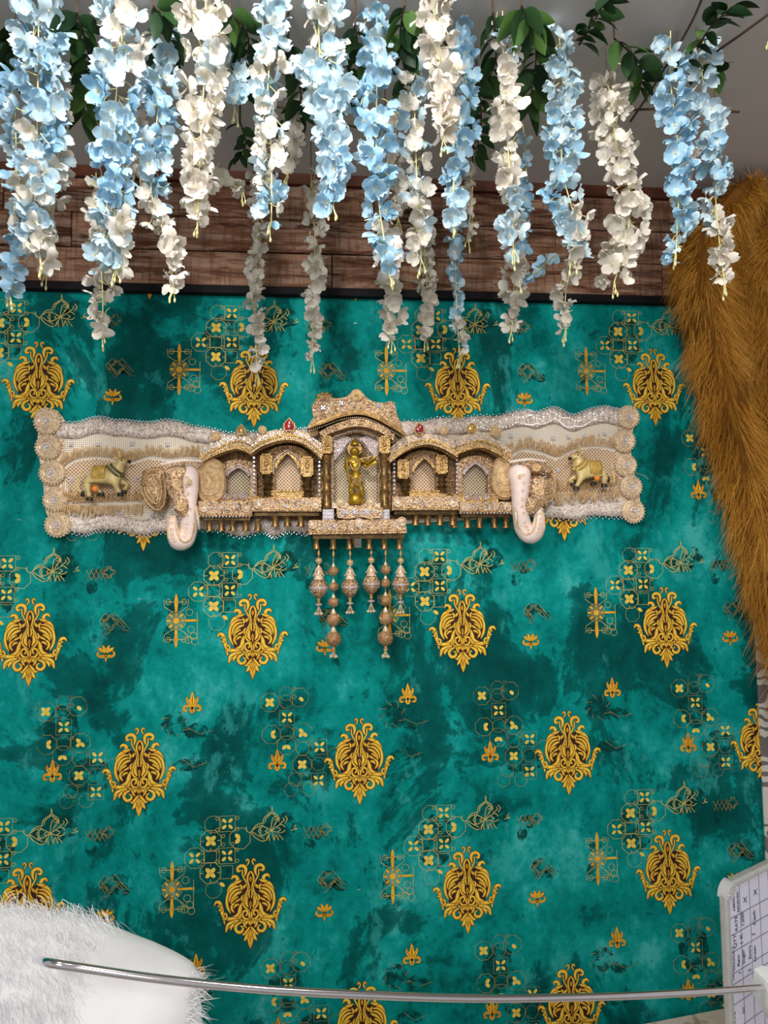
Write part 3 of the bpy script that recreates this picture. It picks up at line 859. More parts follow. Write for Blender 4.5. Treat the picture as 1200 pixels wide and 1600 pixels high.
# rosettes
def rosette(px, py, rpx, Y=-.014, mat=ROSE):
    c = P(px, py, Y); r = pk(px, py, Y, rpx); mb = MB()
    prof = [(r, 0), (r, .004), (r * .92, .007)]
    for i in range(9):
        t = i / 8; rr = r * (.90 - .72 * t); prof.append((rr, .0065 + .004 * math.sin(math.pi * .5 * t) + (.0022 if i % 2 else 0)))
    mb.lathe(c, prof, 'Y', 22)
    o = tb(mb, 'rosette', mat)
    b = MB(); nb = 24
    for i in range(nb):
        a = 2 * math.pi * i / nb; b.ball((c.x + r * 1.0 * math.cos(a), c.y - .004, c.z + r * 1.0 * math.sin(a)), r * .09, 6, 4)
    b.torus((c.x, c.y - .010, c.z), r * .55, r * .055, 20, 5)
    tb(b, 'beaded_rim', PEARL, o)
    g = MB().gem((c.x, c.y - .013, c.z), r * .16)
    for i in range(6): g.gem((c.x + r * .27 * math.cos(i * 1.047), c.y - .0125, c.z + r * .27 * math.sin(i * 1.047)), r * .09)
    tb(g, 'centre_stone', RHINE, o, False)
for x, y, r in ((75, 659, 21), (76, 699, 20), (82, 739, 20), (87, 781, 19), (91, 820, 20), (981, 652, 17), (974.5, 689, 17), (977, 727, 16.5), (985, 761, 17), (988.5, 799, 17.5)):
    rosette(x, y, r)
corner = MB().prism(xz([(55, 645), (70, 636), (90, 642), (100, 655), (100, 830), (88, 832), (72, 800), (66, 740), (58, 700), (60, 672)], -.01), -.003, -.011)
tb(corner, 'end_border', GLITP)
corner = MB().prism(xz([(966, 648), (978, 638), (992, 640), (994, 655), (984, 690), (988, 730), (998, 765), (1002, 800), (990, 812), (968, 806), (964, 740)], -.01), -.003, -.011)
tb(corner, 'end_border', GLITP)
th = MB().tube([P(*q) for q in ((990, 738, -.012), (1000, 741, -.016), (1008, 744, -.018), (1013, 749, -.015))], .0006, 4)
tb(th, 'loose_thread', PEARL)

# ---- architecture helpers
def arc(pts, n=6): return catmull(pts, n)
def band(name, up, lo, yb, yf, mat, parent=tor, n=6):
    a = xz(arc(up, n), (yb + yf) / 2); b = xz(arc(lo, n), (yb + yf) / 2)
    return tb(MB().frame(a, b, yb, yf), name, mat, parent)
def beads(path, Y, r, step, mat, parent, name='bead_trim', kind='stuff', flat=False):
    e = catmull(path, 8); mb = MB(); acc = 0; last = e[0]
    mb.ball(P(*e[0], Y), r, 6, 4)
    for q in e[1:]:
        d = math.hypot(q[0] - last[0], q[1] - last[1])
        if d >= step:
            k_ = int(d // step)
            for j in range(1, k_ + 1):
                t = j * step / d
                mb.ball(P(last[0] + (q[0] - last[0]) * t, last[1] + (q[1] - last[1]) * t, Y), r, 6, 4)
            last = (last[0] + (q[0] - last[0]) * k_ * step / d, last[1] + (q[1] - last[1]) * k_ * step / d)
    return tag(tb(mb, name, mat, parent), kind=kind)
def stones(poly, Y, n, parent, seed, r=(.0012, .0026), name='rhinestones'):
    rr = random.Random(seed); mb = MB()
    xs = [p[0] for p in poly]; ys = [p[1] for p in poly]; k_ = 0; tries = 0
    def inside(x, y):
        c = False; j = len(poly) - 1
        for i in range(len(poly)):
            xi, yi = poly[i]; xj, yj = poly[j]
            if (yi > y) != (yj > y) and x < (xj - xi) * (y - yi) / (yj - yi) + xi: c = not c
            j = i
        return c
    while k_ < n and tries < n * 30:
        tries += 1
        x = rr.uniform(min(xs), max(xs)); y = rr.uniform(min(ys), max(ys))
        if inside(x, y): mb.gem(P(x, y, Y), rr.uniform(*r)); k_ += 1
    return tag(tb(mb, name, RHINE, parent, False), kind='stuff')
def column(px, y0, y1, rpx, Y, parent, mat=BRASS, name='column'):
    # turned baluster from top y0 to bottom y1 (photo rows)
    a = P(px, y1, Y); b = P(px, y0, Y); h = b.z - a.z; r = pk(px, y0, Y, rpx)
    shape = [(0, 1.05), (.03, 1.15), (.06, .95), (.10, .8), (.18, .95), (.24, .72), (.30, .95), (.33, 1.12), (.37, .85), (.45, .72), (.55, .92), (.60, 1.1), (.64, .85), (.70, .7), (.82, .86), (.86, 1.08), (.90, .88), (.95, 1.1), (1, 1.2)]
    return tb(MB().lathe((a.x, Y, a.z), [(r * s, h * t) for t, s in shape], 'Z', 14), name, mat, parent)
def capital(px, py, wpx, hpx, yb, yf, parent, mat=TRIMG):
    c = P(px, py, yf); k_ = pk(px, py, yf, 1); w_, h = wpx * k_, hpx * k_
    mb = MB(); x, z = c.x, c.z
    mb.prism([(x - w_ / 2, z - h / 2), (x + w_ / 2, z - h / 2), (x + w_ / 2, z + h / 2), (x - w_ / 2, z + h / 2)], yb, yf)
    o = tb(mb, 'capital', mat, parent)
    rim = MB()
    t = w_ * .13
    for cx_, cz_, sx, sz in ((x - w_ / 2 + t / 2, z, t, h), (x + w_ / 2 - t / 2, z, t, h), (x, z + h / 2 - t / 2, w_, t), (x, z - h / 2 + t / 2, w_, t)):
        rim.box((cx_, yf - .0015, cz_), (sx, .003, sz))
    rim.gem((x, yf - .0005, z), w_ * .22); rim.gem((x, yf - .0005, z + h * .25), w_ * .14); rim.gem((x, yf - .0005, z - h * .25), w_ * .14)
    # merge look: rim shares the capital's object through a join
    me = rim.mesh('rim', mat, TO)
    bm = bmesh.new(); bm.from_mesh(o.data); bm.from_mesh(me); bm.to_mesh(o.data); bm.free(); bpy.data.meshes.remove(me)
    return o
def pointed(cx, hw, ybase, yspr, ytop, n=9, foil=1.6):
    L = [(cx - hw, ybase), (cx - hw, (ybase + yspr) / 2), (cx - hw, yspr)]
    for i in range(1, n):
        t = i / n
        x = cx - hw * (1 - t ** 1.35); y = yspr + (ytop - yspr) * (t ** .72)
        x += foil * abs(math.sin(t * math.pi * 3)) * -.6
        L.append((x, y))
    R_ = [(2 * cx - a, b) for a, b in reversed(L)]
    return L + [(cx, ytop)] + R_
def outer_like(inner, cx, hw, ytop):
    out = []
    ys = [p[1] for p in inner]; m = len(inner) // 2
    for i, (x, y) in enumerate(inner):
        if i < 3: out.append((cx - hw, y))
        elif i >= len(inner) - 3: out.append((cx + hw, y))
        else:
            t = (i - 2) / (len(inner) - 5)
            a = math.pi * (1 - t); 
            out.append((cx + hw * math.cos(a) * (1 if abs(math.cos(a)) < 1 else 1), max(ytop, inner[2][1] - (inner[2][1] - ytop) * math.sin(a) ** .6)))
    return out
def cup(px, y0, y1, Y, parent, mat=BRASS):
    a = P(px, y0, Y); b = P(px, y1, Y); h = a.z - b.z; r = pk(px, y0, Y, 5.6)
    prof = [(r * .95, 0), (r * 1.05, -h * .08), (r * .86, -h * .2), (r * .84, -h * .6), (r * .92, -h * .8), (r * 1.2, -h * .92), (r * 1.2, -h), (r * .7, -h)]
    return tb(MB().lathe((a.x, Y, a.z), prof, 'Z', 14), 'bell_cup', mat, parent)
def slab(poly, yb, yf, name, mat, parent):
    return tb(MB().prism(xz(poly, yf), yb, yf), name, mat, parent)
def button(px, py, Y, rpx, parent, mat=PEARL, name='stone_button'):
    c = P(px, py, Y); r = pk(px, py, Y, rpx); mb = MB()
    mb.lathe(c, [(r, 0), (r, .002), (r * .8, .0036), (r * .62, .0026), (r * .4, .0042), (r * .1, .0052)], 'Y', 14)
    for i in range(8): mb.ball((c.x + r * .8 * math.cos(i * .785), c.y - .0035, c.z + r * .8 * math.sin(i * .785)), r * .16, 5, 3)
    return tb(mb, name, mat, parent)
def drop_gem(px, py, wpx, hpx, Y, mat, parent):
    c = P(px, py, Y); k_ = pk(px, py, Y, 1); n = 20
    pts = []
    for i in range(n):
        a = 2 * math.pi * i / n; x = math.sin(a) * wpx / 2 * k_; z = -math.cos(a) * hpx / 2 * k_
        if z > 0: x *= (1 - (z / (hpx / 2 * k_)) ** 2 * .75)
        pts.append((c.x + x, c.z + z))
    o = tb(MB().prism(pts, Y + .004, Y - .002, .06), 'gem_setting', TRIMG, parent)
    pts2 = [(c.x + (x - c.x) * .72, c.z + (z - c.z) * .74 + k_ * hpx * .02) for x, z in pts]
    tb(MB().prism(pts2, Y - .001, Y - .007, .35), 'drop_gem', mat, o)
    b = MB()
    for x, z in pts: b.ball((x, Y - .002, z), .0016, 5, 3)
    for dx, dz in ((0, -.28), (-.16, -.30), (.16, -.30)): b.gem((c.x + dx * wpx * k_, Y - .0065, c.z + dz * hpx * k_), .0022)
    tag(tb(b, 'seed_beads', PEARL, o), kind='stuff')

def niche(kind, cx, base, opening, canopy_up, canopy_lo, caps, cols, cups, seed, outer=False):
    """one arched niche: base slab, lattice back, pointed arch, columns, canopy"""
    x0, x1, y0, y1 = base
    oc, ohw, oyb, oys, oyt = opening
    # the niche's own body is the sparkling spandrel plate behind canopy
    yf = -.046 if not outer else -.040
    inner = pointed(oc, ohw, oyb, oys, oyt)
    o_out = outer_like(inner, oc, ohw + (16 if not outer else 10), oyt - 10)
    root = tb(MB().frame(xz(o_out, yf), xz(inner, yf), -.016, yf), kind, GLITD if not outer else GLIT)
    tb(MB().prism(xz([(oc - ohw - 4, oyb), (oc + ohw + 4, oyb), (oc + ohw + 4, oyt - 4), (oc - ohw - 4, oyt - 4)], -.012), -.008, -.014), 'lattice_back', WEAVE if outer else WEAVED, root)
    # draped cusp edging inside the arch
    e = [q for q in inner[2:-2]]
    c2 = [(oc + (a - oc) * .80, b + 3.0) for a, b in e]
    tb(MB().frame(xz(e, yf), xz(c2, yf), yf + .006, yf - .001), 'arch_drape', TRIMG if not outer else LILAC, root)
    beads([(a, b) for a, b in arc([(oc + (a - oc) * 1.10, b - 2.5) for a, b in inner[1:-1]], 2)], yf - .002, .0014, 3.0, RHINE, root, 'arch_beads')
    # canopy
    cd_ = -.084 if not outer else -.070
    cn = band('canopy', canopy_up, canopy_lo, -.016, cd_, TRIMG, root)
    beads(canopy_up, cd_ - .0005, .0019, 3.6, TRIMG, cn); beads([(a, b + 3) for a, b in canopy_up], cd_ - .001, .0015, 3.2, RHINE, cn); beads([(a, b - 1) for a, b in canopy_lo], cd_ - .0005, .0018, 3.4, GLITD, cn)
    # spandrel crest over the canopy
    crest = [(a, b - 12 - 3 * math.sin(i * 2.1)) for i, (a, b) in enumerate(canopy_up)]
    cr = band('crest', crest, canopy_up, -.014, -.036, GLITP, root)
    stones(crest + list(reversed([(a, b) for a, b in canopy_up])), -.0365, 80, cr, seed, (.0012, .0030))
    for px, py, wp, hp in caps: capital(px, py, wp, hp, -.02, -.058, root)
    for px, a, b, r in cols: column(px, a, b, r, -.050, root, BRASSD)
    # sill and base slab
    sl = slab([(oc - ohw - 14, oyb), (oc + ohw + 14, oyb), (oc + ohw + 16, y0 + 1), (oc - ohw - 16, y0 + 1)], -.016, -.056, 'sill', TRIMG, root)
    beads([(oc - ohw - 13, oyb + 2), (oc, oyb + 2), (oc + ohw + 13, oyb + 2)], -.0575, .0017, 3.3, TRIMG, sl)
    bs = slab([(x0, y0), (x1, y0 - (2 if not outer else 0)), (x1, y1), (x0, y1)], -.014, -.072, 'base_slab', GLIT, root)
    stones([(x0 + 3, y0 + 2), (x1 - 3, y0 + 2), (x1 - 3, y1 - 5), (x0 + 3, y1 - 5)], -.0725, 60, bs, seed + 5, (.0012, .0028))
    beads([(x0 + 2, y1 - 2), ((x0 + x1) / 2, y1 - 2), (x1 - 2, y1 - 2)], -.073, .0019, 3.7, TRIMG, bs, 'bead_trim')
    if outer: beads([(x0 + 2, y1 + 1), ((x0 + x1) / 2, y1 + 1), (x1 - 2, y1 + 1)], -.0715, .0026, 5.2, LILAC, bs, 'bead_trim')
    slab([(x0 + 3, y1), (x1 - 3, y1), (x1 - 3, y1 + 7), (x0 + 3, y1 + 7)], -.014, -.060, 'base_moulding', BRASSD, root)
    for px in (x0 + 9, x1 - 9): button(px, (y0 + y1) / 2, -.0725, 7, bs, GLITP)
    ym = y1 + 6
    for px in cups: cup(px, ym, ym + 18, -.044, root)
    if not outer:
        for sx in (x0 - 0, x1 - 6):
            g = MB()
            for i in range(10): g.gem(P(sx + 3, y0 - 6 - i * 6.4, -.060), .0042 if i % 2 else .0034)
            tb(g, 'stone_string', RHINE, root, False)
    return root
nl = niche('middle_niche', 450, (394, 502, 779, 799), (449, 20, 766, 730, 706), [(392, 704), (412, 692), (450, 681), (480, 690), (504, 710)], [(393, 714), (414, 700), (450, 691), (478, 699), (503, 720)],
           [(416, 725, 19, 32), (480, 729, 19, 32)], [(419, 742, 776, 8), (480, 746, 777, 8)], (430, 449, 470), 11)
nr = niche('middle_niche', 660, (613, 717, 776, 797), (663, 19, 766, 736, 714), [(606, 716), (628, 700), (660, 689), (688, 695), (712, 708)], [(607, 726), (630, 709), (660, 698), (687, 704), (711, 718)],
           [(630, 733, 18, 30), (690, 726, 18, 29)], [(634, 749, 776, 7.5), (691, 741, 770, 7.5)], (649, 668, 687, 707), 23)
ol = niche('outer_niche', 372, (310, 394, 783, 806), (372, 19, 776, 742, 728), [(314, 716), (340, 702), (370, 691), (392, 696)], [(320, 724), (344, 712), (372, 704), (393, 712)],
           [], [], (327, 346, 364, 384, 403), 31, True)
orr = niche('outer_niche', 744, (718, 802, 784, 801), (743, 20, 772, 740, 722), [(711, 700), (745, 690), (775, 699), (797, 716)], [(712, 712), (745, 702), (772, 711), (791, 725)],
            [], [], (709, 730, 749, 772, 790), 41, True)
drop_gem(452, 666, 20, 26, -.040, RUBY, nl); drop_gem(655, 671, 17, 22, -.040, RUBY, nr)
drop_gem(377, 673, 16, 20, -.036, AMBER, ol); drop_gem(737, 670, 17, 20, -.036, AMBER, orr)
for px, py, rr_, pr in ((337, 682, 8, ol), (410, 672, 7, nl), (490, 675, 8, nl), (612, 686, 7, nr), (693, 673, 7, nr), (774, 674, 9, orr)): button(px, py, -.040, rr_, pr, FRINGE)
# little row of cusped stones at the foot of the outer niches
for xs, pr in (((352, 366, 380), ol), ((731, 745, 759), orr)):
    for x in xs:
        c = P(x, 776, -.058); mb = MB(); mb.torus(c, .0075, .0018, 14, 5); mb.ball(c, .0055, 8, 5, (.7, .5, 1)); tb(mb, 'oval_stone', LILAC, pr)
# fill plate behind the niches so no teal shows
tb(MB().prism(xz([(318, 722), (345, 704), (372, 694), (394, 704), (450, 684), (500, 690), (620, 690), (660, 690), (710, 704), (745, 692), (795, 718), (800, 800), (640, 812), (480, 814), (312, 806)], -.012), -.006, -.0125), 'back_plate', GLITD)

# ---- central shrine
shr_in = pointed(556, 34, 800, 690, 676, 9, 1.2)
shr_out = outer_like(shr_in, 556, 54, 664)
shrine = tb(MB().frame(xz(shr_out, -.04), xz(shr_in, -.04), -.014, -.044), 'central_shrine', GLITD)
tb(MB().prism(xz([(518, 806), (596, 806), (596, 672), (518, 672)], -.012), -.008, -.0145), 'lattice_back', WEAVE, shrine)
roof = [(480, 668), (490, 652), (487, 640), (489, 630), (500, 622), (512, 621), (525, 623), (540, 621), (548, 614), (557, 610), (566, 614), (573, 622), (583, 628), (600, 630), (610, 627), (617, 630),
        (620, 647), (627, 665), (632, 678), (610, 667), (583, 653), (560, 647), (540, 648), (522, 653), (500, 664)]
rf = tb(MB().prism(xz(roof, -.05), -.012, -.052), 'roof', GLIT, shrine)
stones(roof[1:17] + [(583, 645), (556, 640), (527, 645)], -.0525, 90, rf, 77, (.0008, .0018))
beads([(487, 637), (500, 622), (525, 623), (540, 621)], -.051, .0015, 3, TRIMG, rf); beads([(573, 622), (583, 628), (600, 630), (615, 628), (620, 647), (630, 674)], -.051, .0015, 3, TRIMG, rf)
for x, y in ((533, 630), (591, 634), (505, 637)): stud(x, y, -.054, .0034)
ev = band('roof_eave', [(482, 669), (505, 660), (530, 650), (560, 645), (585, 651), (610, 665), (632, 680)], [(484, 673), (508, 665), (532, 656), (560, 652), (584, 658), (608, 671), (630, 684)], -.014, -.080, BRASS, shrine)
beads([(482, 669), (505, 660), (530, 650), (560, 645), (585, 651), (610, 665), (632, 680)], -.081, .0018, 3.2, TRIMG, ev)
beads([(484, 673), (508, 665), (532, 656), (560, 652), (584, 658), (608, 671), (630, 684)], -.080, .0015, 3.2, GLITP, ev)
band('inner_arch', [(499, 678), (520, 667), (557, 657), (590, 666), (615, 682)], [(502, 688), (521, 678), (557, 669), (590, 677), (613, 691)], -.014, -.068, GLIT, shrine)
beads([(519, 800), (519, 740), (519, 690), (530, 680), (556, 673), (582, 680), (592, 690), (592, 740), (592, 800)], -.050, .0015, 3.2, RHINE, shrine, 'arch_beads')
tb(MB().prism(xz([(538, 724), (539, 705), (545, 692), (556, 683), (567, 692), (573, 705), (574, 724), (556, 730)], -.015), -.0140, -.0155), 'alcove_shade', BRASSD, shrine)  # flat dark plate: the recess's shade behind the head, painted as colour
# drapery swags with stones in the arch
for s in (-1, 1):
    sw = [(556 + s * 5, 686), (556 + s * 14, 694), (556 + s * 20, 704), (556 + s * 30, 716), (556 + s * 35, 722), (556 + s * 35, 690), (556 + s * 20, 680)]
    d = tb(MB().prism(xz(sw, -.03), -.026, -.034), 'swag', LILAC, shrine)
    stones(sw, -.0345, 26, d, 90 + s, (.0014, .0026))
    beads([(556 + s * 4, 687), (556 + s * 13, 696), (556 + s * 19, 706), (556 + s * 29, 718)], -.036, .0022, 4, LILAC, d)
shell = MB()
c = P(508, 622, -.046)
for i in range(7):
    a = math.radians(20 + i * 23.3); shell.ball((c.x + .012 * math.cos(a), c.y, c.z - .003 + .011 * math.sin(a)), .0088, 8, 5, (1, .3, .34), Matrix.Rotation(-a, 3, 'Y'))
tb(shell, 'shell_finial', TRIMG, shrine)
c = P(557, 618, -.052); mb = MB(); r_ = .0155
mb.lathe(c, [(r_, 0), (r_, .003), (r_ * .85, .005), (r_ * .7, .0035), (r_ * .5, .006), (r_ * .25, .0065)], 'Y', 18); tb(mb, 'crest_medallion', FRINGE, shrine)
tb(MB().gem((c.x, c.y - .0065, c.z), .0055), 'medallion_gem', AMBER, shrine, False)
for x, y, cy in ((510.5, 712, 695), (601, 711, 695)):
    capital(x, cy, 17, 28, -.02, -.066, shrine)
    column(x, y, 795, 7.2, -.058, shrine, BRASS)
# pedestal, base and its cups
for x in (513, 600):
    g = MB(); cc = P(x, 804, -.066)
    for i in range(3):
        for j in range(3): g.gem((cc.x + (i - 1) * .0085, cc.y, cc.z + (j - 1) * .0085), .0046)
    g.box((cc.x, cc.y + .008, cc.z), (.027, .016, .026)); tb(g, 'stone_block', RHINE, shrine, False)
ped = slab([(526, 793), (540, 790), (575, 790), (598, 793), (598, 808), (580, 811), (562, 808), (545, 811), (527, 809)], -.014, -.082, 'pedestal', GLIT, shrine)
stones([(528, 795), (596, 795), (596, 807), (528, 807)], -.0825, 45, ped, 55, (.0016, .0030))
for x in (540, 556, 572): stud(x, 800, -.083, .0038)
step = slab([(519, 786), (594, 786), (594, 794), (519, 794)], -.014, -.060, 'step', GLITP, shrine)
for x in (532, 579): button(x, 785, -.062, 7, shrine)
bs = slab([(483, 813), (633, 811), (636, 833), (482, 835)], -.012, -.092, 'base_slab', GLIT, shrine)
stones([(486, 816), (630, 814), (632, 826), (485, 828)], -.0925, 90, bs, 56, (.0012, .0028))
beads([(484, 831), (558, 830), (634, 829)], -.093, .0021, 3.9, TRIMG, bs)
for x, y in ((489, 820), (561, 817), (628, 815)): button(x, y, -.0925, 7.5, bs, GLITP)
slab([(488, 835), (632, 833), (631, 841), (489, 842)], -.014, -.080, 'base_moulding', BRASSD, shrine)
for x in (494.5, 520.5, 546, 576.5, 600, 624): cup(x, 840, 858, -.060, shrine)
mb = MB(); cc = P(559, 848, -.075); mb.box(cc, (.017, .010, .024)); mb.box((cc.x, cc.y - .0055, cc.z + .002), (.012, .002, .012)); tb(mb, 'clasp', CLASP, shrine, False)

# ---- skin helper for small figures
def skin(name, joints, edges, radii, mat, parent, org, sub=2, root=0):
    me = bpy.data.meshes.new(name)
    me.from_pydata([tuple(Vector(j) - Vector(org)) for j in joints], edges, []); me.update()
    o = bpy.data.objects.new(name, me); COL.objects.link(o)
    if parent is not None: o.parent = parent
    m = o.modifiers.new('skin', 'SKIN'); m.use_smooth_shade = True
    if not me.skin_vertices: me.skin_vertices.new()
    for i, r in enumerate(radii):
        rr = r if hasattr(r, '__len__') else (r, r)
        me.skin_vertices[0].data[i].radius = rr; me.skin_vertices[0].data[i].use_root = (i == root)
    s = o.modifiers.new('sub', 'SUBSURF'); s.levels = sub; s.render_levels = sub
    me.materials.append(mat)
    return o

# ---- cows
def cow(pts, flip, label):
    # pts in photo pixels; side-on cow, near legs and far legs, head raised
    q = 1 if not flip else -1
    J = pts; Y0 = -.040
    k_ = kx(pts['rump'][0], pts['rump'][1], Y0)
    def W3(n, dy=0): return P(J[n][0], J[n][1], Y0 + dy)
    names = ['rump', 'mid', 'chest', 'neck', 'poll', 'nose']
    joints = [W3(n) for n in names]; edges = [(0, 1), (1, 2), (2, 3), (3, 4), (4, 5)]
    rad = [.0175, .0185, .0195, .0145, .0125, .0070]
    def leg(at_, a, b, c_, dy, r):
        i = len(joints); joints.extend([W3(a, dy), W3(b, dy), W3(c_, dy)]); edges.extend([(at_, i), (i, i + 1), (i + 1, i + 2)]); rad.extend(r)
    leg(0, 'h1a', 'h1b', 'h1c', -.010, [.0105, .0060, .0060]); leg(0, 'h2a', 'h2b', 'h2c', .010, [.0105, .0060, .0060])
    leg(2, 'f1a', 'f1b', 'f1c', -.010, [.0095, .0058, .0058]); leg(2, 'f2a', 'f2b', 'f2c', .010, [.0095, .0058, .0058])
    body = skin('cow', joints, edges, rad, COWM, tor, TO, 2, 1)
    tag(body, label)
    # parts that look different
    mb = MB()
    for n in ('h1c', 'h2c', 'f1c', 'f2c'):
        dy = -.010 if n[1] == '1' else .010
        p_ = W3(n, dy); mb.lathe((p_.x, p_.y, p_.z - .007), [(.0082, 0), (.0080, .004), (.0066, .008)], 'Z', 8)
    tb(mb, 'hooves', COWB, body)
    r_, m_, c_ = W3('rump'), W3('mid'), W3('chest')
    cl = MB(); n = 10; vs = []; fs = []
    a0 = r_.lerp(m_, .45); a1 = m_.lerp(c_, .55)
    for i in range(6):
        p_ = a0.lerp(a1, i / 5)
        for j in range(n):
            an = math.radians(-70 + 250 * j / (n - 1)) ; vs.append((p_.x, p_.y - .0215 * math.cos(an - math.radians(0)), p_.z + .0215 * math.sin(an)))
    for i in range(5):
        for j in range(n - 1): fs.append((i * n + j, (i + 1) * n + j, (i + 1) * n + j + 1, i * n + j + 1))
    cl.add(vs, fs); co = tb(cl, 'saddle_cloth', COWD, body); s_ = co.modifiers.new('t', 'SOLIDIFY'); s_.thickness = .0025; s_.offset = 1
    nk, pl, ns = W3('neck'), W3('poll'), W3('nose')
    cmid = c_.lerp(nk, .65); d = (nk - c_).normalized(); side = Vector((0, 1, 0)); up_ = d.cross(side)
    g = MB(); g.tube([cmid + (side * math.cos(t) + up_ * math.sin(t)) * .0185 - d * .006 * math.sin(t) * 0 for t in [2 * math.pi * i / 16 for i in range(17)]], .0030, 6, False)
    cm2 = c_.lerp(nk, .25); g.tube([cm2 + (side * math.cos(t) + up_ * math.sin(t)) * .0215 for t in [2 * math.pi * i / 16 for i in range(17)]], .0026, 6, False)
    g.ball(cmid - up_ * (.022 if up_.z > 0 else -.022) + Vector((0, -.010, 0)), .0060, 8, 6)
    tb(g, 'neck_garland', OLIVE if not flip else COWD, body)
    hd = (ns - pl).normalized()
    for s in (-1, 1):
        b0 = pl + Vector((0, s * .006, .010))
        tb(MB().tube([b0, b0 + Vector((-.002 * q, s * .004, .008)), b0 + Vector((.001 * q, s * .003, .016))], [.0028, .0022, .0008], 6), 'horn', COWM, body)
        e0 = pl + Vector((-.004 * q, s * .010, .006))
        tb(MB().ball(e0 + Vector((-.005 * q, s * .004, 0)), .008, 8, 5, (.9, .45, .4)), 'ear', COWM, body)
    eye = pl.lerp(ns, .30) + Vector((0, -.0115, .002)); ey = MB(); ey.ball(eye, .0019, 6, 4)
    ey.ball(ns + hd * .004 + Vector((0, -.003, 0)), .0048, 7, 5); tb(ey, 'eye_and_nose', COWB, body)
    tl = [r_ + Vector((-.016 * q, -.004, .010)), r_ + Vector((-.022 * q, -.006, -.010)), r_ + Vector((-.022 * q, -.008, -.035)), W3('tail', -.010)]
    tb(MB().tube(catmull([tuple(p_) for p_ in tl], 5), .0024, 6), 'tail', COWM, body)
    tb(MB().ball(W3('tail', -.010), .0070, 8, 6, (.7, .7, 1.1)), 'tail_tuft', COWB, body)
    u_ = P(*J['udder'], Y0 - .014)
    tb(MB().ball(u_, .0075, 8, 6, (1, .7, 1)), 'painted_udder', ORANGE, body)
cow(dict(rump=(140, 742), mid=(158, 742), chest=(176, 740), neck=(186, 730), poll=(189, 721), nose=(200, 721.5), h1a=(135, 757), h1b=(138, 768), h1c=(140, 778), h2a=(148, 756), h2b=(153, 765), h2c=(158, 771),
         f1a=(180, 754), f1b=(183, 764), f1c=(188, 771), f2a=(188, 752), f2b=(200, 757), f2c=(193, 767), tail=(129, 772), udder=(148, 764)), False, 'cream cow with gold cloth and dark garland facing right')
cow(dict(rump=(943, 733), mid=(926, 734), chest=(910, 732), neck=(901, 722), poll=(904, 712), nose=(892, 716), h1a=(945, 747), h1b=(944, 754), h1c=(944, 757), h2a=(934, 747), h2b=(930, 752), h2c=(927, 754),
         f1a=(908, 746), f1b=(904, 755), f1c=(900, 761), f2a=(900, 744), f2b=(889, 751), f2c=(896, 754), tail=(950, 749), udder=(933, 747)), True, 'cream cow with orange gold cloth facing left')

# ---- elephant heads
def ear_disc(pts, Yc, mat, parent, seed, dome=.012, name='ear'):
    # scalloped leaf-shaped ear with raised swirls
    e = catmull(pts + [pts[0]], 5)[:-1]; n = len(e)
    cx_ = sum(p[0] for p in e) / n; cy_ = sum(p[1] for p in e) / n
    rings = 5; vs = []; fs = []
    for r in range(rings):
        t = 1 - r / rings
        for a, b in e:
            x, y = cx_ + (a - cx_) * t, cy_ + (b - cy_) * t
            p_ = P(x, y, Yc); vs.append((p_.x, Yc - dome * (1 - t * t) + (.004 if r == 0 else 0), p_.z))
    p_ = P(cx_, cy_, Yc); vs.append((p_.x, Yc - dome, p_.z))
    for r in range(rings - 1):
        for i in range(n): fs.append((r * n + i, r * n + (i + 1) % n, (r + 1) * n + (i + 1) % n, (r + 1) * n + i))
    for i in range(n): fs.append(((rings - 1) * n + i, (rings - 1) * n + (i + 1) % n, rings * n))
    vs2 = [(v[0], Yc + .007, v[2]) for v in vs[:n]]; b0 = len(vs); vs += vs2
    for i in range(n): fs.append((i, b0 + i, b0 + (i + 1) % n, (i + 1) % n))
    fs.append(tuple(b0 + i for i in range(n)))
    o = tb(MB().add(vs, fs), name, mat, parent)
    sw = MB(); rr = random.Random(seed)
    for t in (.88, .62, .36):
        path = []
        for a, b in e[int(n * .06):int(n * .94)]:
            x, y = cx_ + (a - cx_) * t, cy_ + (b - cy_) * t; q_ = P(x, y, Yc); path.append((q_.x, Yc - dome * (1 - t * t) - .001, q_.z))
        sw.tube(path, .0016, 5)
    for i in range(7):
        a = rr.uniform(0, 6.28); t = rr.uniform(.1, .7); f_ = e[int(a / 6.29 * n)]
        x, y = cx_ + (f_[0] - cx_) * t, cy_ + (f_[1] - cy_) * t; q_ = P(x, y, Yc); sw.torus((q_.x, Yc - dome * (1 - t * t) - .001, q_.z), .004, .0012, 10, 4)
    tb(sw, 'ear_braid', FRINGE, o)
    return o
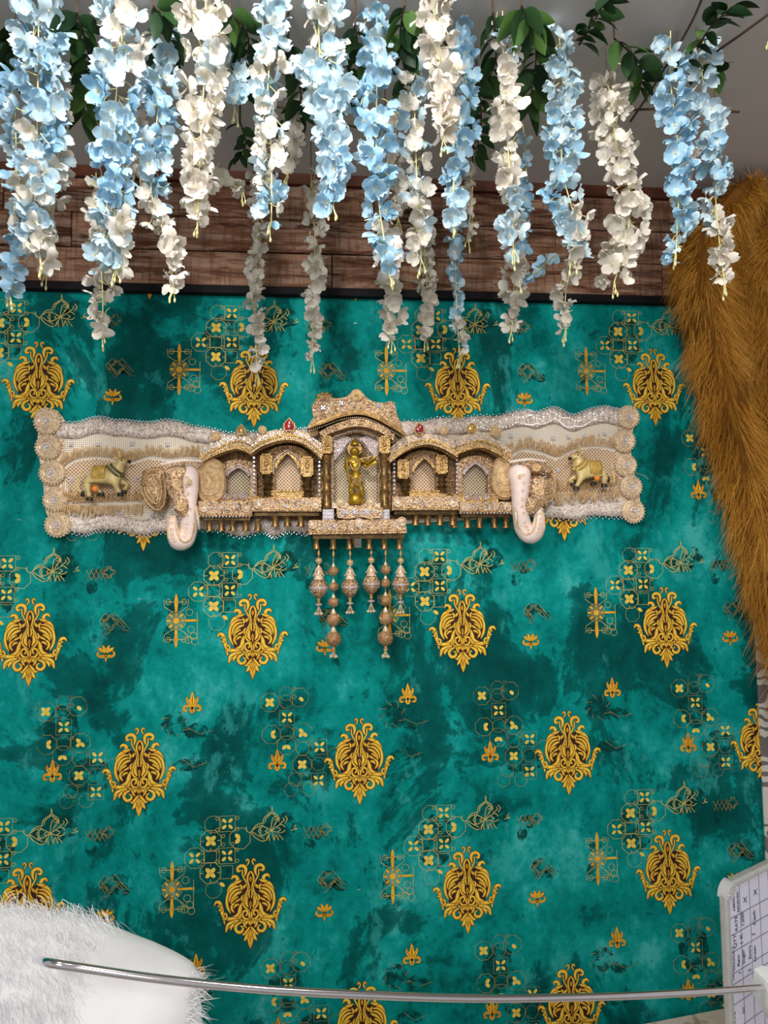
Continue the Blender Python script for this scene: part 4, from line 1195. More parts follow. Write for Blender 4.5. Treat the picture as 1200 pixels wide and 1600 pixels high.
def elephant(face, cheek, ear_out, ear_in, trunk, trunk_r, tusk, eye, label, seed, s):
    Y0 = -.070
    cxy = (sum(p[0] for p in face) / len(face), sum(p[1] for p in face) / len(face))
    # head and trunk: one swept form
    path = []; rad = []
    for (a, b, dy), r in zip(trunk, trunk_r):
        path.append(tuple(P(a, b, Y0 + dy))); rad.append(r * kx(a, b, Y0))
    pr = catmull([(*p_, r) for p_, r in zip(path, rad)], 6)
    mb = MB(); mb.tube([q[:3] for q in pr], [max(q[3], .002) for q in pr], 16, True)
    root = tb(mb, 'elephant_head', WHITEE); tag(root, label)
    # ridged painted rim along the curled trunk
    rm = MB(); half = pr[len(pr) // 2:]
    for k_ in (-1, 1):
        rm.tube([Vector(q[:3]) + Vector((k_ * q[3] * .72, -q[3] * .70, 0)) for q in half], .0023, 5)
    for q in half[::2]: rm.torus((q[0], q[1] - q[3] * .98, q[2]), .0032, .0010, 10, 4)
    tb(rm, 'trunk_paint_rings', FRINGE, root)
    # glittering forehead and cheek cloth
    for i, cp in enumerate(cheek):
        e = catmull(cp + [cp[0]], 4)[:-1]; n = len(e); cx_ = sum(p[0] for p in e) / n; cy_ = sum(p[1] for p in e) / n
        vs = []; fs = []; base = Y0 - .022 - .005 * i
        R4 = 4
        for r in range(R4):
            t = 1 - r / R4
            for a, b in e:
                q_ = P(cx_ + (a - cx_) * t, cy_ + (b - cy_) * t, base); vs.append((q_.x, base - .014 * (1 - t * t) + (.03 if r == 0 else 0), q_.z))
        q_ = P(cx_, cy_, base); vs.append((q_.x, base - .014, q_.z))
        for r in range(R4 - 1):
            for j in range(n): fs.append((r * n + j, r * n + (j + 1) % n, (r + 1) * n + (j + 1) % n, (r + 1) * n + j))
        for j in range(n): fs.append(((R4 - 1) * n + j, (R4 - 1) * n + (j + 1) % n, R4 * n))
        ch = tb(MB().add(vs, fs), 'jewelled_cloth', GLIT, root)
        st = stones(cp, base - .010, 34, ch, seed + i, (.0010, .0022))
        tag(st, kind='stuff')
        if i < 2:
            q2 = P(cx_, cy_, base - .013); tb(MB().torus(q2, .0085, .0020, 16, 5).torus(q2, .0045, .0016, 12, 5).gem((q2.x, q2.y - .002, q2.z), .003), 'round_brooch', FRINGE, root)
    e0, e1 = (cheek[0][0], cheek[0][2]) if s > 0 else (cheek[0][0], ear_in[0])
    bw = [P(e0[0] - 4, e0[1] - 2, -.092), P((e0[0] + e1[0]) / 2, (e0[1] + e1[1]) / 2 - 5, -.098), P(e1[0], e1[1] - 1, -.088)]
    tb(MB().tube(catmull([tuple(p_) for p_ in bw], 6), .0034, 7), 'brow_band', WHITEE, root)
    bd_ = MB()
    for q in catmull([tuple(p_) for p_ in bw], 7): bd_.ball((q[0], q[1] - .004, q[2] - .005), .0022, 6, 4)
    tag(tb(bd_, 'brow_beads', TRIMG, root), kind='stuff')
    mk = MB()
    for i, q in enumerate(pr[8:24:3]):
        mk.torus((q[0] + s * .001 * (i % 2), q[1] - q[3] * .99, q[2]), .0030, .0009, 10, 4)
    tb(mk, 'face_paint_rings', FRINGE, root)
    ear_disc(ear_out, -.040, GLIT, root, seed, .016)
    ear_disc(ear_in, -.058, FRINGE, root, seed + 1, .014)
    tb(MB().tube([P(*q) for q in tusk], [.0040, .0038, .0028, .0010], 8), 'tusk', PEARL, root)
    q_ = P(eye[0], eye[1], eye[2]); tb(MB().torus(q_, .0052, .0012, 14, 5).ball(q_, .0034, 8, 5, (1, .5, 1)), 'painted_eye', FRINGE, root)
    return root
elephant([(290, 735), (305, 800)],
         [[(256, 728), (280, 722), (296, 728), (290, 750), (294, 790), (276, 796), (262, 780), (254, 752)], [(268, 775), (290, 770), (300, 792), (292, 812), (278, 808), (268, 795)]],
         [(222, 736), (240, 730), (256, 734), (262, 770), (257, 795), (245, 801), (230, 788), (219, 765)],
         [(316, 722), (330, 716), (345, 722), (352, 742), (352, 770), (343, 784), (325, 788), (312, 780), (307, 755), (308, 735)],
         [(294, 733, .02), (296, 742, -.006), (297, 765, -.012), (296, 788, -.014), (295, 808, -.012), (294, 828, -.004), (288, 844, -.004), (277, 846, -.018), (271, 832, -.026), (270, 806, -.028)],
         [9, 14, 13, 11, 12.5, 14, 14.5, 12.5, 9.5, 5], [(306, 792, -.085), (308, 804, -.098), (310, 816, -.104), (311, 828, -.100)], (296, 753, -.108), 'pale pink elephant head with glittering ear and trunk curled left', 3, -1)
elephant([(808, 730), (825, 800)],
         [[(800, 724), (830, 717), (852, 722), (866, 736), (864, 742), (838, 742), (815, 730)], [(828, 742), (848, 738), (862, 752), (862, 790), (846, 800), (832, 790), (826, 765)], [(820, 775), (840, 772), (848, 790), (836, 806), (820, 800)]],
         [(848, 735), (862, 730), (868, 748), (866, 775), (856, 790), (846, 785), (842, 760)],
         [(776, 716), (790, 713), (800, 722), (803, 745), (801, 775), (790, 781), (776, 776), (768, 755), (770, 730)],
         [(813, 729, .02), (812, 739, -.006), (813, 760, -.012), (812, 785, -.014), (814, 806, -.012), (818, 824, -.004), (827, 835, -.006), (837, 832, -.018), (842, 816, -.026), (841, 793, -.028)],
         [11, 17, 15, 12, 12.5, 14, 14, 12, 9, 5], [(805, 788, -.085), (806, 799, -.098), (806.5, 811, -.104), (805, 822, -.100)], (813, 745, -.106), 'pale pink elephant head with glittering cloth and trunk curled right', 13, 1)

# ------------------------------------------------------------------ gilt figurine in the shrine
FY = -.052
FO = P(556, 789, FY)
fig = empty('figurine', FO)
tag(fig, 'gold standing figurine with raised arm inside the central shrine', 'figurine')
def F3(px, py, dy=0): return P(px, py, FY + dy)
J = [F3(556, 752), F3(556, 740, -.002), F3(555, 727, -.004), F3(554, 718, -.003), F3(554, 713), F3(554, 707, -.003), F3(554, 699, -.002),
     F3(545, 720), F3(540, 729, -.006), F3(543, 736, -.016),
     F3(564, 720), F3(574, 724, -.008), F3(582, 717, -.018), F3(588, 713, -.020),
     F3(550, 757, -.002), F3(548, 768, -.006), F3(550, 780, -.002), F3(548, 783, -.010),
     F3(562, 757, -.002), F3(566, 768, -.004), F3(565, 781, 0), F3(567, 784, -.010)]
E_ = [(0, 1), (1, 2), (2, 3), (3, 4), (4, 5), (5, 6), (3, 7), (7, 8), (8, 9), (3, 10), (10, 11), (11, 12), (12, 13), (0, 14), (14, 15), (15, 16), (16, 17), (0, 18), (18, 19), (19, 20), (20, 21)]
RD = [.0120, .0105, .0130, 0.0125, .0062, .0135, .0135, .0078, .0058, .0042, .0070, .0052, .0044, .0036, .0090, .0066, .0050, .0042, .0090, .0066, .0050, .0042]
b = skin('body', J, E_, RD, GOLDF, fig, FO, 2, 0)
def fb(mb, name, mat, parent=fig): return mb.build(name, mat, parent, FO)
c = F3(554, 695.5, .001)
fb(MB().lathe((c.x, c.y, c.z), [(.0098, 0), (.0105, .002), (.0092, .005), (.0072, .009), (.0040, .012), (.0015, .015)], 'Z', 12), 'crown', GOLDF)
mb = MB().lathe(F3(554, 702, .006), [(.0185, 0), (.0185, .0015), (.0125, .0025), (.012, .0015)], 'Y', 18); fb(mb, 'halo', TRIMG)
fc = MB(); h = F3(554, 704, -.0165)
fc.ball(h + Vector((0, -.0008, 0)), .0015, 6, 4, (.7, 1, 1.4)); fc.ball(h + Vector((-.0035, .001, .002)), .0011, 6, 4); fc.ball(h + Vector((.0035, .001, .002)), .0011, 6, 4); fc.ball(h + Vector((0, .0006, -.004)), .0014, 6, 4, (1.5, .6, .6))
fb(fc, 'face_features', BRASSD)
g = MB(); g.tube(catmull([tuple(F3(*q)) for q in ((546, 718, -.012), (549, 730, -.018), (555, 735, -.020), (561, 730, -.018), (563, 718, -.012))], 5), .0020, 6); fb(g, 'necklace', TRIMG)
# draped waist cloth with trailing folds and shawl
cl = MB(); cc = F3(556, 752)
cl.lathe((cc.x, cc.y, cc.z - .030), [(.0150, .018), (.0165, .022), (.0160, .028), (.0150, .034), (.0130, .038), (.0110, .042)], 'Z', 16, .8); fb(cl, 'waist_cloth', GOLDF)
fo = MB()
for i in range(5): fo.tube(catmull([tuple(F3(*q)) for q in ((547 + i, 742 + i * 3, -.013), (554 + i, 747 + i * 3, -.018), (562, 744 + i * 3, -.016), (566, 740 + i * 2, -.010))], 4), .0016, 5)
fb(fo, 'cloth_folds', TRIMG)
sh = MB().tube(catmull([tuple(F3(*q)) for q in ((566, 718, 0), (572, 728, -.004), (580, 724, -.010), (588, 720, -.012), (590, 730, -.008))], 6), [.006] * 25, 8, True, .4); fb(sh, 'shawl', GOLDF)
fb(MB().tube(catmull([tuple(F3(*q)) for q in ((542, 716, -.018), (543, 735, -.020), (547, 755, -.020), (552, 772, -.020))], 6), [.0040 - .0001 * i for i in range(19)], 8), 'staff', GOLDF)
fb(MB().tube([F3(541, 722, -.022), F3(589, 712, -.022)], .0017, 8), 'flute', TRIMG)
cc = F3(555, 784, -.014); rr_ = kx(556, 784, FY) * 11
bs_ = MB().lathe((cc.x, cc.y, cc.z - .008), [(rr_ * .80, 0), (rr_ * .98, .006), (rr_, .012), (rr_ * .95, .018), (rr_ * .78, .024), (rr_ * .5, .029), (rr_ * .3, .030)], 'Z', 18); fb(bs_, 'round_base', GOLDF)
pe = MB().lathe((F3(563, 784).x, FY - .002, F3(563, 788).z), [(.012, 0), (.012, .006), (.009, .008)], 'Z', 14); fb(pe, 'foot_plate', GOLDF)

# ------------------------------------------------------------------ hanging bead pendants
PY = -.060
def pend_ball(px, ytop, yring, yball, rball, ytail, label):
    O = P(px, ytop, PY); r0 = empty('bead_pendant', O); tag(r0, label, 'pendant', 'bead pendants hanging below the central shrine')
    def bb(mb, name, mat, par=r0): return mb.build(name, mat, par, O)
    k_ = kx(px, ytop, PY)
    def pt(y): return P(px + (y - ytop) * 0, y, PY)
    bb(MB().tube([pt(ytop), pt(ytail)], .0011, 6), 'thread', TRIMG)
    c = pt(ytop + 7); bb(MB().lathe((c.x, c.y, c.z), [(.002, .006), (.004, 0), (.003, -.004)], 'Z', 10), 'bead_cap', TRIMG)
    c = pt(yring); m = MB().torus(c, .0060, .0022, 14, 6); bb(m, 'ring_setting', TRIMG); bb(MB().ball(c, .0050, 8, 6), 'pearl', PEARL)
    yb = yball - rball; cz = pt(yb); hcone = (yb - (yring + 6)) * k_
    bb(MB().lathe((cz.x, cz.y, cz.z - .002), [(.0135, 0), (.0100, hcone * .25), (.0055, hcone * .6), (.0032, hcone)], 'Z', 12), 'cone_cap', GLITP)
    pet = MB()
    for s in (-1, 1): pet.tube([(cz.x + s * .004, cz.y - .004, cz.z + hcone * .8), (cz.x + s * .009, cz.y - .005, cz.z + hcone * .35), (cz.x + s * .014, cz.y - .004, cz.z + .006)], [.0018, .0022, .0008], 6)
    bb(pet, 'cap_petals', PEARL)
    c = pt(yball); R = rball * k_
    ball = bb(MB().lathe((c.x, c.y, c.z), [(R * .35, R * 1.0), (R * .75, R * .75), (R * .97, R * .3), (R, .12 * R), (R, -.12 * R), (R * .95, -R * .35), (R * .65, -R * .85), (R * .3, -R * 1.15)], 'Z', 18), 'jewelled_ball', GLIT)
    bb(MB().lathe((c.x, c.y, c.z), [(R * 1.0, R * .14), (R * 1.06, R * .10), (R * 1.06, -R * .10), (R * 1.0, -R * .14)], 'Z', 18), 'stone_band', LILAC, ball)
    gm = MB(); rr = random.Random(px)
    for i in range(26):
        a = rr.uniform(math.pi * 1.05, math.pi * 1.95); hh = rr.uniform(-.7, .8); q = math.sqrt(max(.05, 1 - hh * hh)); gm.ball((c.x + R * q * math.cos(a) * 1.0, c.y + R * q * math.sin(a), c.z + R * hh), .0014, 5, 3)
    tag(bb(gm, 'seed_beads', RHINE, ball), kind='stuff')
    y2 = yball + rball * 1.15; c = pt(y2 + 4); bb(MB().lathe((c.x, c.y, c.z), [(.0035, .008), (.005, .004), (.0035, 0), (.004, -.006)], 'Z', 10), 'neck_bead', TRIMG)
    c = pt((y2 + ytail) / 2 - 2); bb(MB().lathe((c.x, c.y, c.z), [(.004, .0035), (.0085, .0015), (.0085, -.0015), (.004, -.0035)], 'Z', 14), 'stone_disc', LILAC)
    c0 = pt((y2 + ytail) / 2); n = 6
    for i in range(n):
        a = 2 * math.pi * i / n + .3; e = pt(ytail); e = Vector((e.x + .0080 * math.cos(a), e.y + .0080 * math.sin(a), e.z))
        bb(MB().tube([c0, e], .0008, 5).ball(e, .0036, 8, 6), 'pearl_drop', PEARL)
    return r0
def pend_string(px, ytop, bl, ytail, label):
    O = P(px, ytop, PY); r0 = empty('bead_pendant', O); tag(r0, label, 'pendant', 'bead pendants hanging below the central shrine')
    def bb(mb, name, mat, par=r0): return mb.build(name, mat, par, O)
    k_ = kx(px, ytop, PY)
    def pt(y, dx=0): return P(px + dx, y, PY)
    bb(MB().tube([pt(ytop), pt(ytail)], .0011, 6), 'thread', TRIMG)
    c = pt(ytop + 8); bb(MB().lathe((c.x, c.y, c.z), [(.002, .008), (.0035, 0), (.002, -.006)], 'Z', 10), 'bead_cap', TRIMG)
    for i, (y, r) in enumerate(bl):
        c = pt(y); R = r * k_
        bd = bb(MB().ball(c, R, 14, 9), 'brown_bead', BROWNB)
        bb(MB().lathe((c.x, c.y, c.z + R * .9), [(R * .42, 0), (R * .30, R * .35), (R * .10, R * .75)], 'Z', 10), 'cap', PEARL, bd)
        gm = MB(); rr = random.Random(int(y))
        for q in range(int(10 + r * 2)):
            a = rr.uniform(math.pi * 1.05, math.pi * 1.95); hh = rr.uniform(-.8, .8); w_ = math.sqrt(1 - hh * hh); gm.ball((c.x + R * w_ * math.cos(a), c.y + R * w_ * math.sin(a), c.z + R * hh), .0012, 5, 3)
        tag(bb(gm, 'seed_beads', TRIMG, bd), kind='stuff')
    yl = bl[-1][0] + bl[-1][1]; c = pt(yl + 5); bb(MB().lathe((c.x, c.y, c.z), [(.003, .008), (.0055, .002), (.0045, -.006)], 'Z', 10), 'neck_bead', TRIMG)
    c0 = pt(yl + 7)
    for i in range(7):
        a = 2 * math.pi * i / 7; e = pt(ytail); e = Vector((e.x + .0075 * math.cos(a), e.y + .0075 * math.sin(a), e.z + .002 * (i % 2)))
        bb(MB().tube([c0, e], .0008, 5).ball(e, .0032, 8, 6), 'pearl_drop', PEARL)
    return r0
B1 = [(892, 7.6), (916.5, 7.4), (941, 8), (968, 10.5), (998, 12.2)]
pend_ball(498, 858, 876, 918, 14, 959, 'jewelled ball pendant at the far left of the bead row')
pend_string(521, 858, B1, 1026, 'string of brown beads, second pendant from the left')
pend_ball(547, 858, 879, 917, 13.3, 957, 'jewelled ball pendant, third from the left, beside the metal clasp')
pend_ball(580, 856, 875, 912, 13.3, 955, 'jewelled ball pendant, fourth from the left, right of the metal clasp')
pend_string(602.5, 856, [(890, 7.8), (911, 7.4), (938, 8), (966, 10.5), (997, 12)], 1026, 'string of brown beads, second pendant from the right')
pend_ball(626, 858, 876, 913, 13.3, 957, 'jewelled ball pendant at the far right of the bead row')

# ------------------------------------------------------------------ wisteria
def blossom_mesh(seed, mat, size=1.0, npet=4):
    rr = random.Random(seed); mb = MB(); us = []
    NU, NW = 4, 4
    for p_ in range(npet):
        ang = 2 * math.pi * p_ / npet + rr.uniform(-.25, .25)
        R = .0172 * size * rr.uniform(.85, 1.15); cup_ = rr.uniform(.45, 1.15) * (1 if rr.random() < .82 else -.5); wv = rr.uniform(0, 6.28)
        hw = R * rr.uniform(.50, .66); tw = rr.uniform(-.3, .3)
        vs = []
        for i in range(NU + 1):
            u = i / NU
            wid = hw * (math.sin(math.pi * min(1, .10 + .90 * u) * .86) ** .75) * (1 if i < NU else .62)
            for j in range(NW + 1):
                w_ = -1 + 2 * j / NW
                rad = R * (u + .05) * (1 - .10 * w_ * w_ * (u > .8))
                lat = wid * w_
                z = cup_ * R * u * u * .9 + .20 * R * w_ * w_ * u * (1 if cup_ > 0 else -1) + .08 * R * math.sin(3 * w_ + wv) * u + tw * lat * u - .15 * R * (u ** 4)
                vs.append((rad * math.cos(ang) - lat * math.sin(ang), rad * math.sin(ang) + lat * math.cos(ang), z)); us.append(u * (1 - .15 * abs(w_)) + .12 * abs(w_) * u)
        fs = [(i * (NW + 1) + j, i * (NW + 1) + j + 1, (i + 1) * (NW + 1) + j + 1, (i + 1) * (NW + 1) + j) for i in range(NU) for j in range(NW)]
        mb.mi = 0; mb.add(vs, fs)
    n0 = len(mb.v); mb.mi = 1
    L = .014 * rr.uniform(.7, 1.2)
    mb.tube([(0, 0, .002), (.001, .001, -L * .4), (rr.uniform(-.004, .004), rr.uniform(.002, .006), -L)], [.0012, .0007, .0006], 5)
    us += [0.0] * (len(mb.v) - n0)
    me = mb.mesh('blossom', [mat, STEM])
    at = me.attributes.new('u', 'FLOAT', 'POINT'); at.data.foreach_set('value', us[:len(me.vertices)])
    me.polygons.foreach_set('use_smooth', [True] * len(me.polygons))
    return me
BL = {}
for key, mat in (('b', PB), ('l', PL), ('w', PW)):
    BL[key] = [blossom_mesh(100 + i * 7 + ord(key), mat, 1.0, 4 if i % 4 else 5) for i in range(7)]

WG = 'artificial wisteria strands hanging from the ceiling'
def wisteria(label, path, Y, hw, cols, dens=1.0, seed=1, size=1.0, tail=True, lift=True):
    """path: photo points top to bottom at depth Y; hw: half widths (photo px) along it; cols: colour letters from top to bottom"""
    rr = random.Random(seed)
    pts = [P(a, b, Y if len(q) == 2 else q[2]) for q in path for a, b in [q[:2]]]
    top = pts[0].copy(); top.z = CEIL
    O = top.copy()
    root = empty('wisteria_strand', O); tag(root, label, 'wisteria', WG)
    sp = catmull([tuple(p_) for p_ in pts], 8)
    sp = [Vector(p_) for p_ in sp]
    seg = [0]
    for i in range(1, len(sp)): seg.append(seg[-1] + (sp[i] - sp[i - 1]).length)
    T = seg[-1]
    def at_(t):
        d = t * T
        for i in range(1, len(sp)):
            if seg[i] >= d:
                f = (d - seg[i - 1]) / max(1e-6, seg[i] - seg[i - 1]); return sp[i - 1].lerp(sp[i], f)
        return sp[-1]
    def interp(arr, t):
        x = t * (len(arr) - 1); i = min(int(x), len(arr) - 2) if len(arr) > 1 else 0
        return arr[i] if len(arr) == 1 else arr[i] + (arr[i + 1] - arr[i]) * (x - i)
    stem = [top] + sp if (top - sp[0]).length > .004 else sp
    MB().tube(sp[::2] + ([sp[-1]] if len(sp) % 2 == 0 else []), .0011, 6).build('stem', STEM, root, O)
    if (top - sp[0]).length > .004: MB().tube([top, sp[0]], .0010, 6).build('hanger', TWIG, root, O)
    hw = [h_ * 1.02 + 2 for h_ in hw]; size *= 1.05
    k_ = (Y - CAM.y) / FPX
    mean = sum(hw) / len(hw) * k_
    n = int(dens * T / (.0105) * max(.6, min(2.6, mean / .020)) * .82)
    for i in range(n):
        t = (i + rr.random()) / n
        p_ = at_(t); h = interp(hw, t) * k_
        a = rr.uniform(0, 2 * math.pi); rad = max(.004, (h - .012)) * math.sqrt(rr.uniform(.05, 1))
        off = Vector((math.cos(a), math.sin(a) * .9, 0)) * rad
        pos = p_ + off + Vector((0, 0, rr.uniform(-.006, .006)))
        if pos.z > CEIL - .012: continue
        if pos.y > -.03: pos.y = -.03
        out = Vector((math.cos(a), math.sin(a), 0)) * .9 + Vector((rr.uniform(-.8, .8), rr.uniform(-.8, .6), rr.uniform(-1.3, .25)))
        q = out.to_track_quat('Z', 'Y') @ Euler((0, 0, rr.uniform(0, 6.28))).to_quaternion()
        cstr = cols[min(int(t * len(cols)), len(cols) - 1)]
        key = rr.choice(cstr) if len(cstr) > 1 else cstr
        o = link('blossom', rr.choice(BL[key]), root, pos - O, q.to_euler(), size * rr.uniform(.8, 1.12) * (1 - .22 * max(0, t - .75) * 4 * .5))
    if tail:
        e = sp[-1]; m = MB()
        for j in range(3):
            d = Vector((rr.uniform(-.008, .008), rr.uniform(-.006, .006), -rr.uniform(.016, .032)))
            m.tube([e, e + d * .5 + Vector((rr.uniform(-.002, .002), 0, 0)), e + d], [.0011, .0009, .0008], 5)
            m.ball(e + d - Vector((0, 0, .003)), .0026, 6, 5, (.8, .8, 1.8))
        m.build('bud_tip', STEM, root, O)
    return root

# front strands (nearest the room)
W_ = [
 ('broad pale blue wisteria strand at the far left edge', [(62, -70), (60, 60), (58, 200), (55, 320), (62, 400)], -.56, [44, 46, 44, 38, 26], ['l', 'lb', 'lb', 'lbw', 'lw'], 1.25, 1.05),
 ('thin blue wisteria strand ending at the left frame edge', [(22, 120), (26, 260), (30, 380), (14, 455)], -.50, [18, 20, 20, 12], ['b', 'bl', 'bl', 'b'], .9, 1.0),
 ('cream wisteria strand tucked behind the far left blue one', [(92, 90), (94, 200), (84, 320), (72, 420)], -.46, [16, 18, 18, 12], ['w', 'wl', 'w', 'w'], .9, .95),
 ('pale blue wisteria strand with long white tip, second from the left', [(196, -70), (192, 40), (180, 170), (178, 300), (182, 420)], -.56, [40, 42, 40, 30, 24], ['l', 'lw', 'lb', 'lb', 'lw'], 1.1, 1.05),
 ('white wisteria tip reaching the wallpaper below the second strand', [(150, 270), (152, 360), (160, 450), (160, 518)], -.42, [18, 20, 24, 18], ['w', 'w', 'wl', 'w'], 1.0, 1.0),
 ('blue and white wisteria strand between the second and the cream strand', [(262, 60), (245, 190), (236, 300), (262, 380), (270, 450)], -.50, [22, 30, 34, 26, 16], ['l', 'b', 'bl', 'lw', 'w'], 1.05, 1.0),
 ('bright cream wisteria strand over pale blue blossoms, left of centre', [(318, -70), (322, 40), (318, 140), (312, 250), (308, 345)], -.60, [36, 42, 36, 26, 18], ['w', 'w', 'wwl', 'w', 'w'], 1.1, 1.1),
 ('short pale blue wisteria spray at the right of the cream strand', [(345, 40), (362, 120), (366, 165)], -.50, [24, 26, 18], ['l', 'l', 'l'], .9, 1.0),
 ('cream wisteria sprig swinging sideways below the cream strand', [(330, 255, -.5), (352, 282, -.48), (378, 296, -.46)], -.48, [18, 16, 14], ['w', 'w'], .9, .9),
 ('pale blue wisteria strand left of the middle, ending in yellow buds', [(425, -60), (424, 60), (418, 150), (424, 240), (424, 345)], -.56, [26, 30, 30, 32, 26], ['l', 'lw', 'lw', 'lw', 'lbw'], 1.0, 1.0),
 ('thick white and pale blue wisteria strand, top centre', [(500, -80), (498, 30), (502, 110), (520, 200), (520, 315)], -.58, [46, 48, 44, 30, 18], ['w', 'wl', 'l', 'l', 'lb'], 1.15, 1.1),
 ('blue wisteria strand at the middle with white lower end', [(592, -70), (590, 80), (588, 190), (590, 300), (608, 420)], -.56, [30, 32, 36, 30, 22], ['lb', 'lb', 'b', 'lb', 'bw'], 1.1, 1.0),
 ('white wisteria tip below the middle blue strand', [(604, 350), (612, 430), (610, 480), (612, 525)], -.36, [16, 20, 26, 18], ['w', 'w', 'w'], 1.1, 1.0),
 ('white and pale blue wisteria strand right of the middle', [(656, 60), (648, 170), (652, 290), (658, 405)], -.50, [22, 26, 26, 20], ['wl', 'wl', 'wl', 'wl'], .95, .95),
 ('large cream wisteria cluster hanging close in front, right of centre', [(678, -80), (678, 20), (692, 110), (694, 215)], -.64, [36, 36, 32, 18], ['w', 'w', 'w', 'w'], 1.15, 1.1),
 ('vivid blue wisteria strand beside the cream cluster', [(724, -60), (726, 60), (724, 190), (710, 270), (708, 340)], -.54, [22, 24, 28, 28, 18], ['lb', 'b', 'b', 'b', 'lb'], 1.0, 1.0),
 ('cream wisteria strand with pale blue top, right of the vivid blue strand', [(784, -60), (786, 60), (790, 180), (798, 290), (802, 390)], -.56, [24, 26, 28, 24, 20], ['l', 'lw', 'w', 'w', 'wl'], 1.0, 1.0),
 ('white wisteria tip over the wallpaper at right of centre', [(800, 395), (803, 450), (800, 512)], -.34, [18, 22, 18], ['w', 'w', 'w'], 1.1, 1.0),
 ('pale blue wisteria strand in front of the cream one at right', [(872, 40), (880, 140), (878, 260), (900, 350), (895, 400)], -.54, [26, 34, 36, 40, 24], ['l', 'l', 'bl', 'bl', 'lw'], 1.1, 1.0),
 ('blue wisteria sprig swinging sideways at right, low over the planks', [(868, 395, -.46), (838, 425, -.44), (812, 438, -.42)], -.44, [16, 14, 10], ['b', 'bl'], .9, .85),
 ('broad cream wisteria strand at right with drooping tip', [(948, 110), (962, 220), (985, 310), (975, 390), (960, 440)], -.50, [26, 36, 36, 42, 30], ['w', 'w', 'w', 'w', 'w'], 1.1, 1.0),
 ('narrow white wisteria tip dangling at right over the wallpaper', [(895, 410), (884, 455), (884, 515)], -.40, [26, 20, 14], ['w', 'w'], .9, .95),
 ('blue wisteria strand, second from the right', [(1048, 30), (1048, 130), (1060, 230), (1060, 320), (1056, 395)], -.54, [22, 30, 30, 28, 22], ['l', 'b', 'b', 'b', 'lb'], 1.0, 1.0),
 ('pale blue wisteria strand fading to white at the far right', [(1100, 50), (1098, 140), (1115, 240), (1120, 340), (1132, 440)], -.52, [24, 30, 28, 22, 16], ['l', 'l', 'lb', 'wl', 'w'], .95, 1.0),
 ('blue wisteria tuft at the top right corner', [(1210, -30), (1206, 45)], -.55, [12, 10], ['b', 'l'], .8, .9),
]
for i, (lab, path, Y, hw, cols, dens, size) in enumerate(W_): wisteria(lab, path, Y, hw, cols, dens, 50 + i, size)
# strands further back, near the wall
WB = [
 ('narrow white wisteria strand near the wall, ending on a gold ornament', [(402, 250), (402, 380), (398, 480), (402, 580)], -.18, [16, 16, 15, 13], ['w', 'w', 'w', 'w'], .95, .95),
 ('greyish white wisteria strand near the wall, ending above the shrine roof', [(486, 270), (492, 370), (490, 470), (488, 560)], -.20, [17, 17, 17, 13], ['w', 'w', 'w', 'w'], 1.0, .95),
 ('narrow grey white wisteria strand behind the middle, over flower tiles', [(660, 300), (664, 400), (668, 470), (664, 525)], -.20, [16, 17, 17, 12], ['w', 'w', 'w', 'w'], 1.0, .95),
 ('narrow blue wisteria strand behind, ending on a gold ornament', [(714, 330), (712, 420), (714, 490), (718, 555)], -.20, [14, 13, 16, 12], ['l', 'bl', 'bl', 'lw'], .95, .9),
 ('dim white wisteria behind the second strand against the planks', [(205, 120), (210, 220), (222, 300)], -.30, [18, 20, 14], ['w', 'w', 'w'], .8, .95),
 ('dim cream wisteria behind the middle blue strand', [(622, 130), (618, 230), (622, 340)], -.30, [14, 16, 12], ['w', 'w', 'w'], .8, .9),
 ('dim white wisteria between the centre strands near the ceiling', [(470, 130), (462, 200), (450, 270)], -.34, [18, 16, 12], ['w', 'w', 'w'], .8, .95),
 ('dim white wisteria behind the far right blue strands', [(1085, 180), (1075, 260), (1060, 320)], -.30, [18, 18, 12], ['w', 'w', 'w'], .8, .9),
 ('dim blue wisteria behind the cream strand near the ceiling at right', [(925, 20), (930, 80), (1000, 110)], -.46, [24, 24, 20], ['l', 'l', 'b'], .9, .95),
 ('dim blue wisteria tuft between cream and blue strands, top right', [(1085, 40), (1110, 90), (1118, 130)], -.46, [20, 22, 18], ['b', 'l', 'l'], .9, .95),
 ('dim blue wisteria thread behind the cream strand beside the planks', [(815, 180), (822, 260), (818, 400)], -.26, [9, 10, 10], ['l', 'b', 'b'], .9, .85),
 ('dim white wisteria behind the vivid blue strand over the planks', [(735, 260), (738, 310), (730, 370)], -.24, [14, 15, 12], ['w', 'w', 'w'], .8, .9),
]
for i, (lab, path, Y, hw, cols, dens, size) in enumerate(WB): wisteria(lab, path, Y, hw, cols, dens, 150 + i, size)

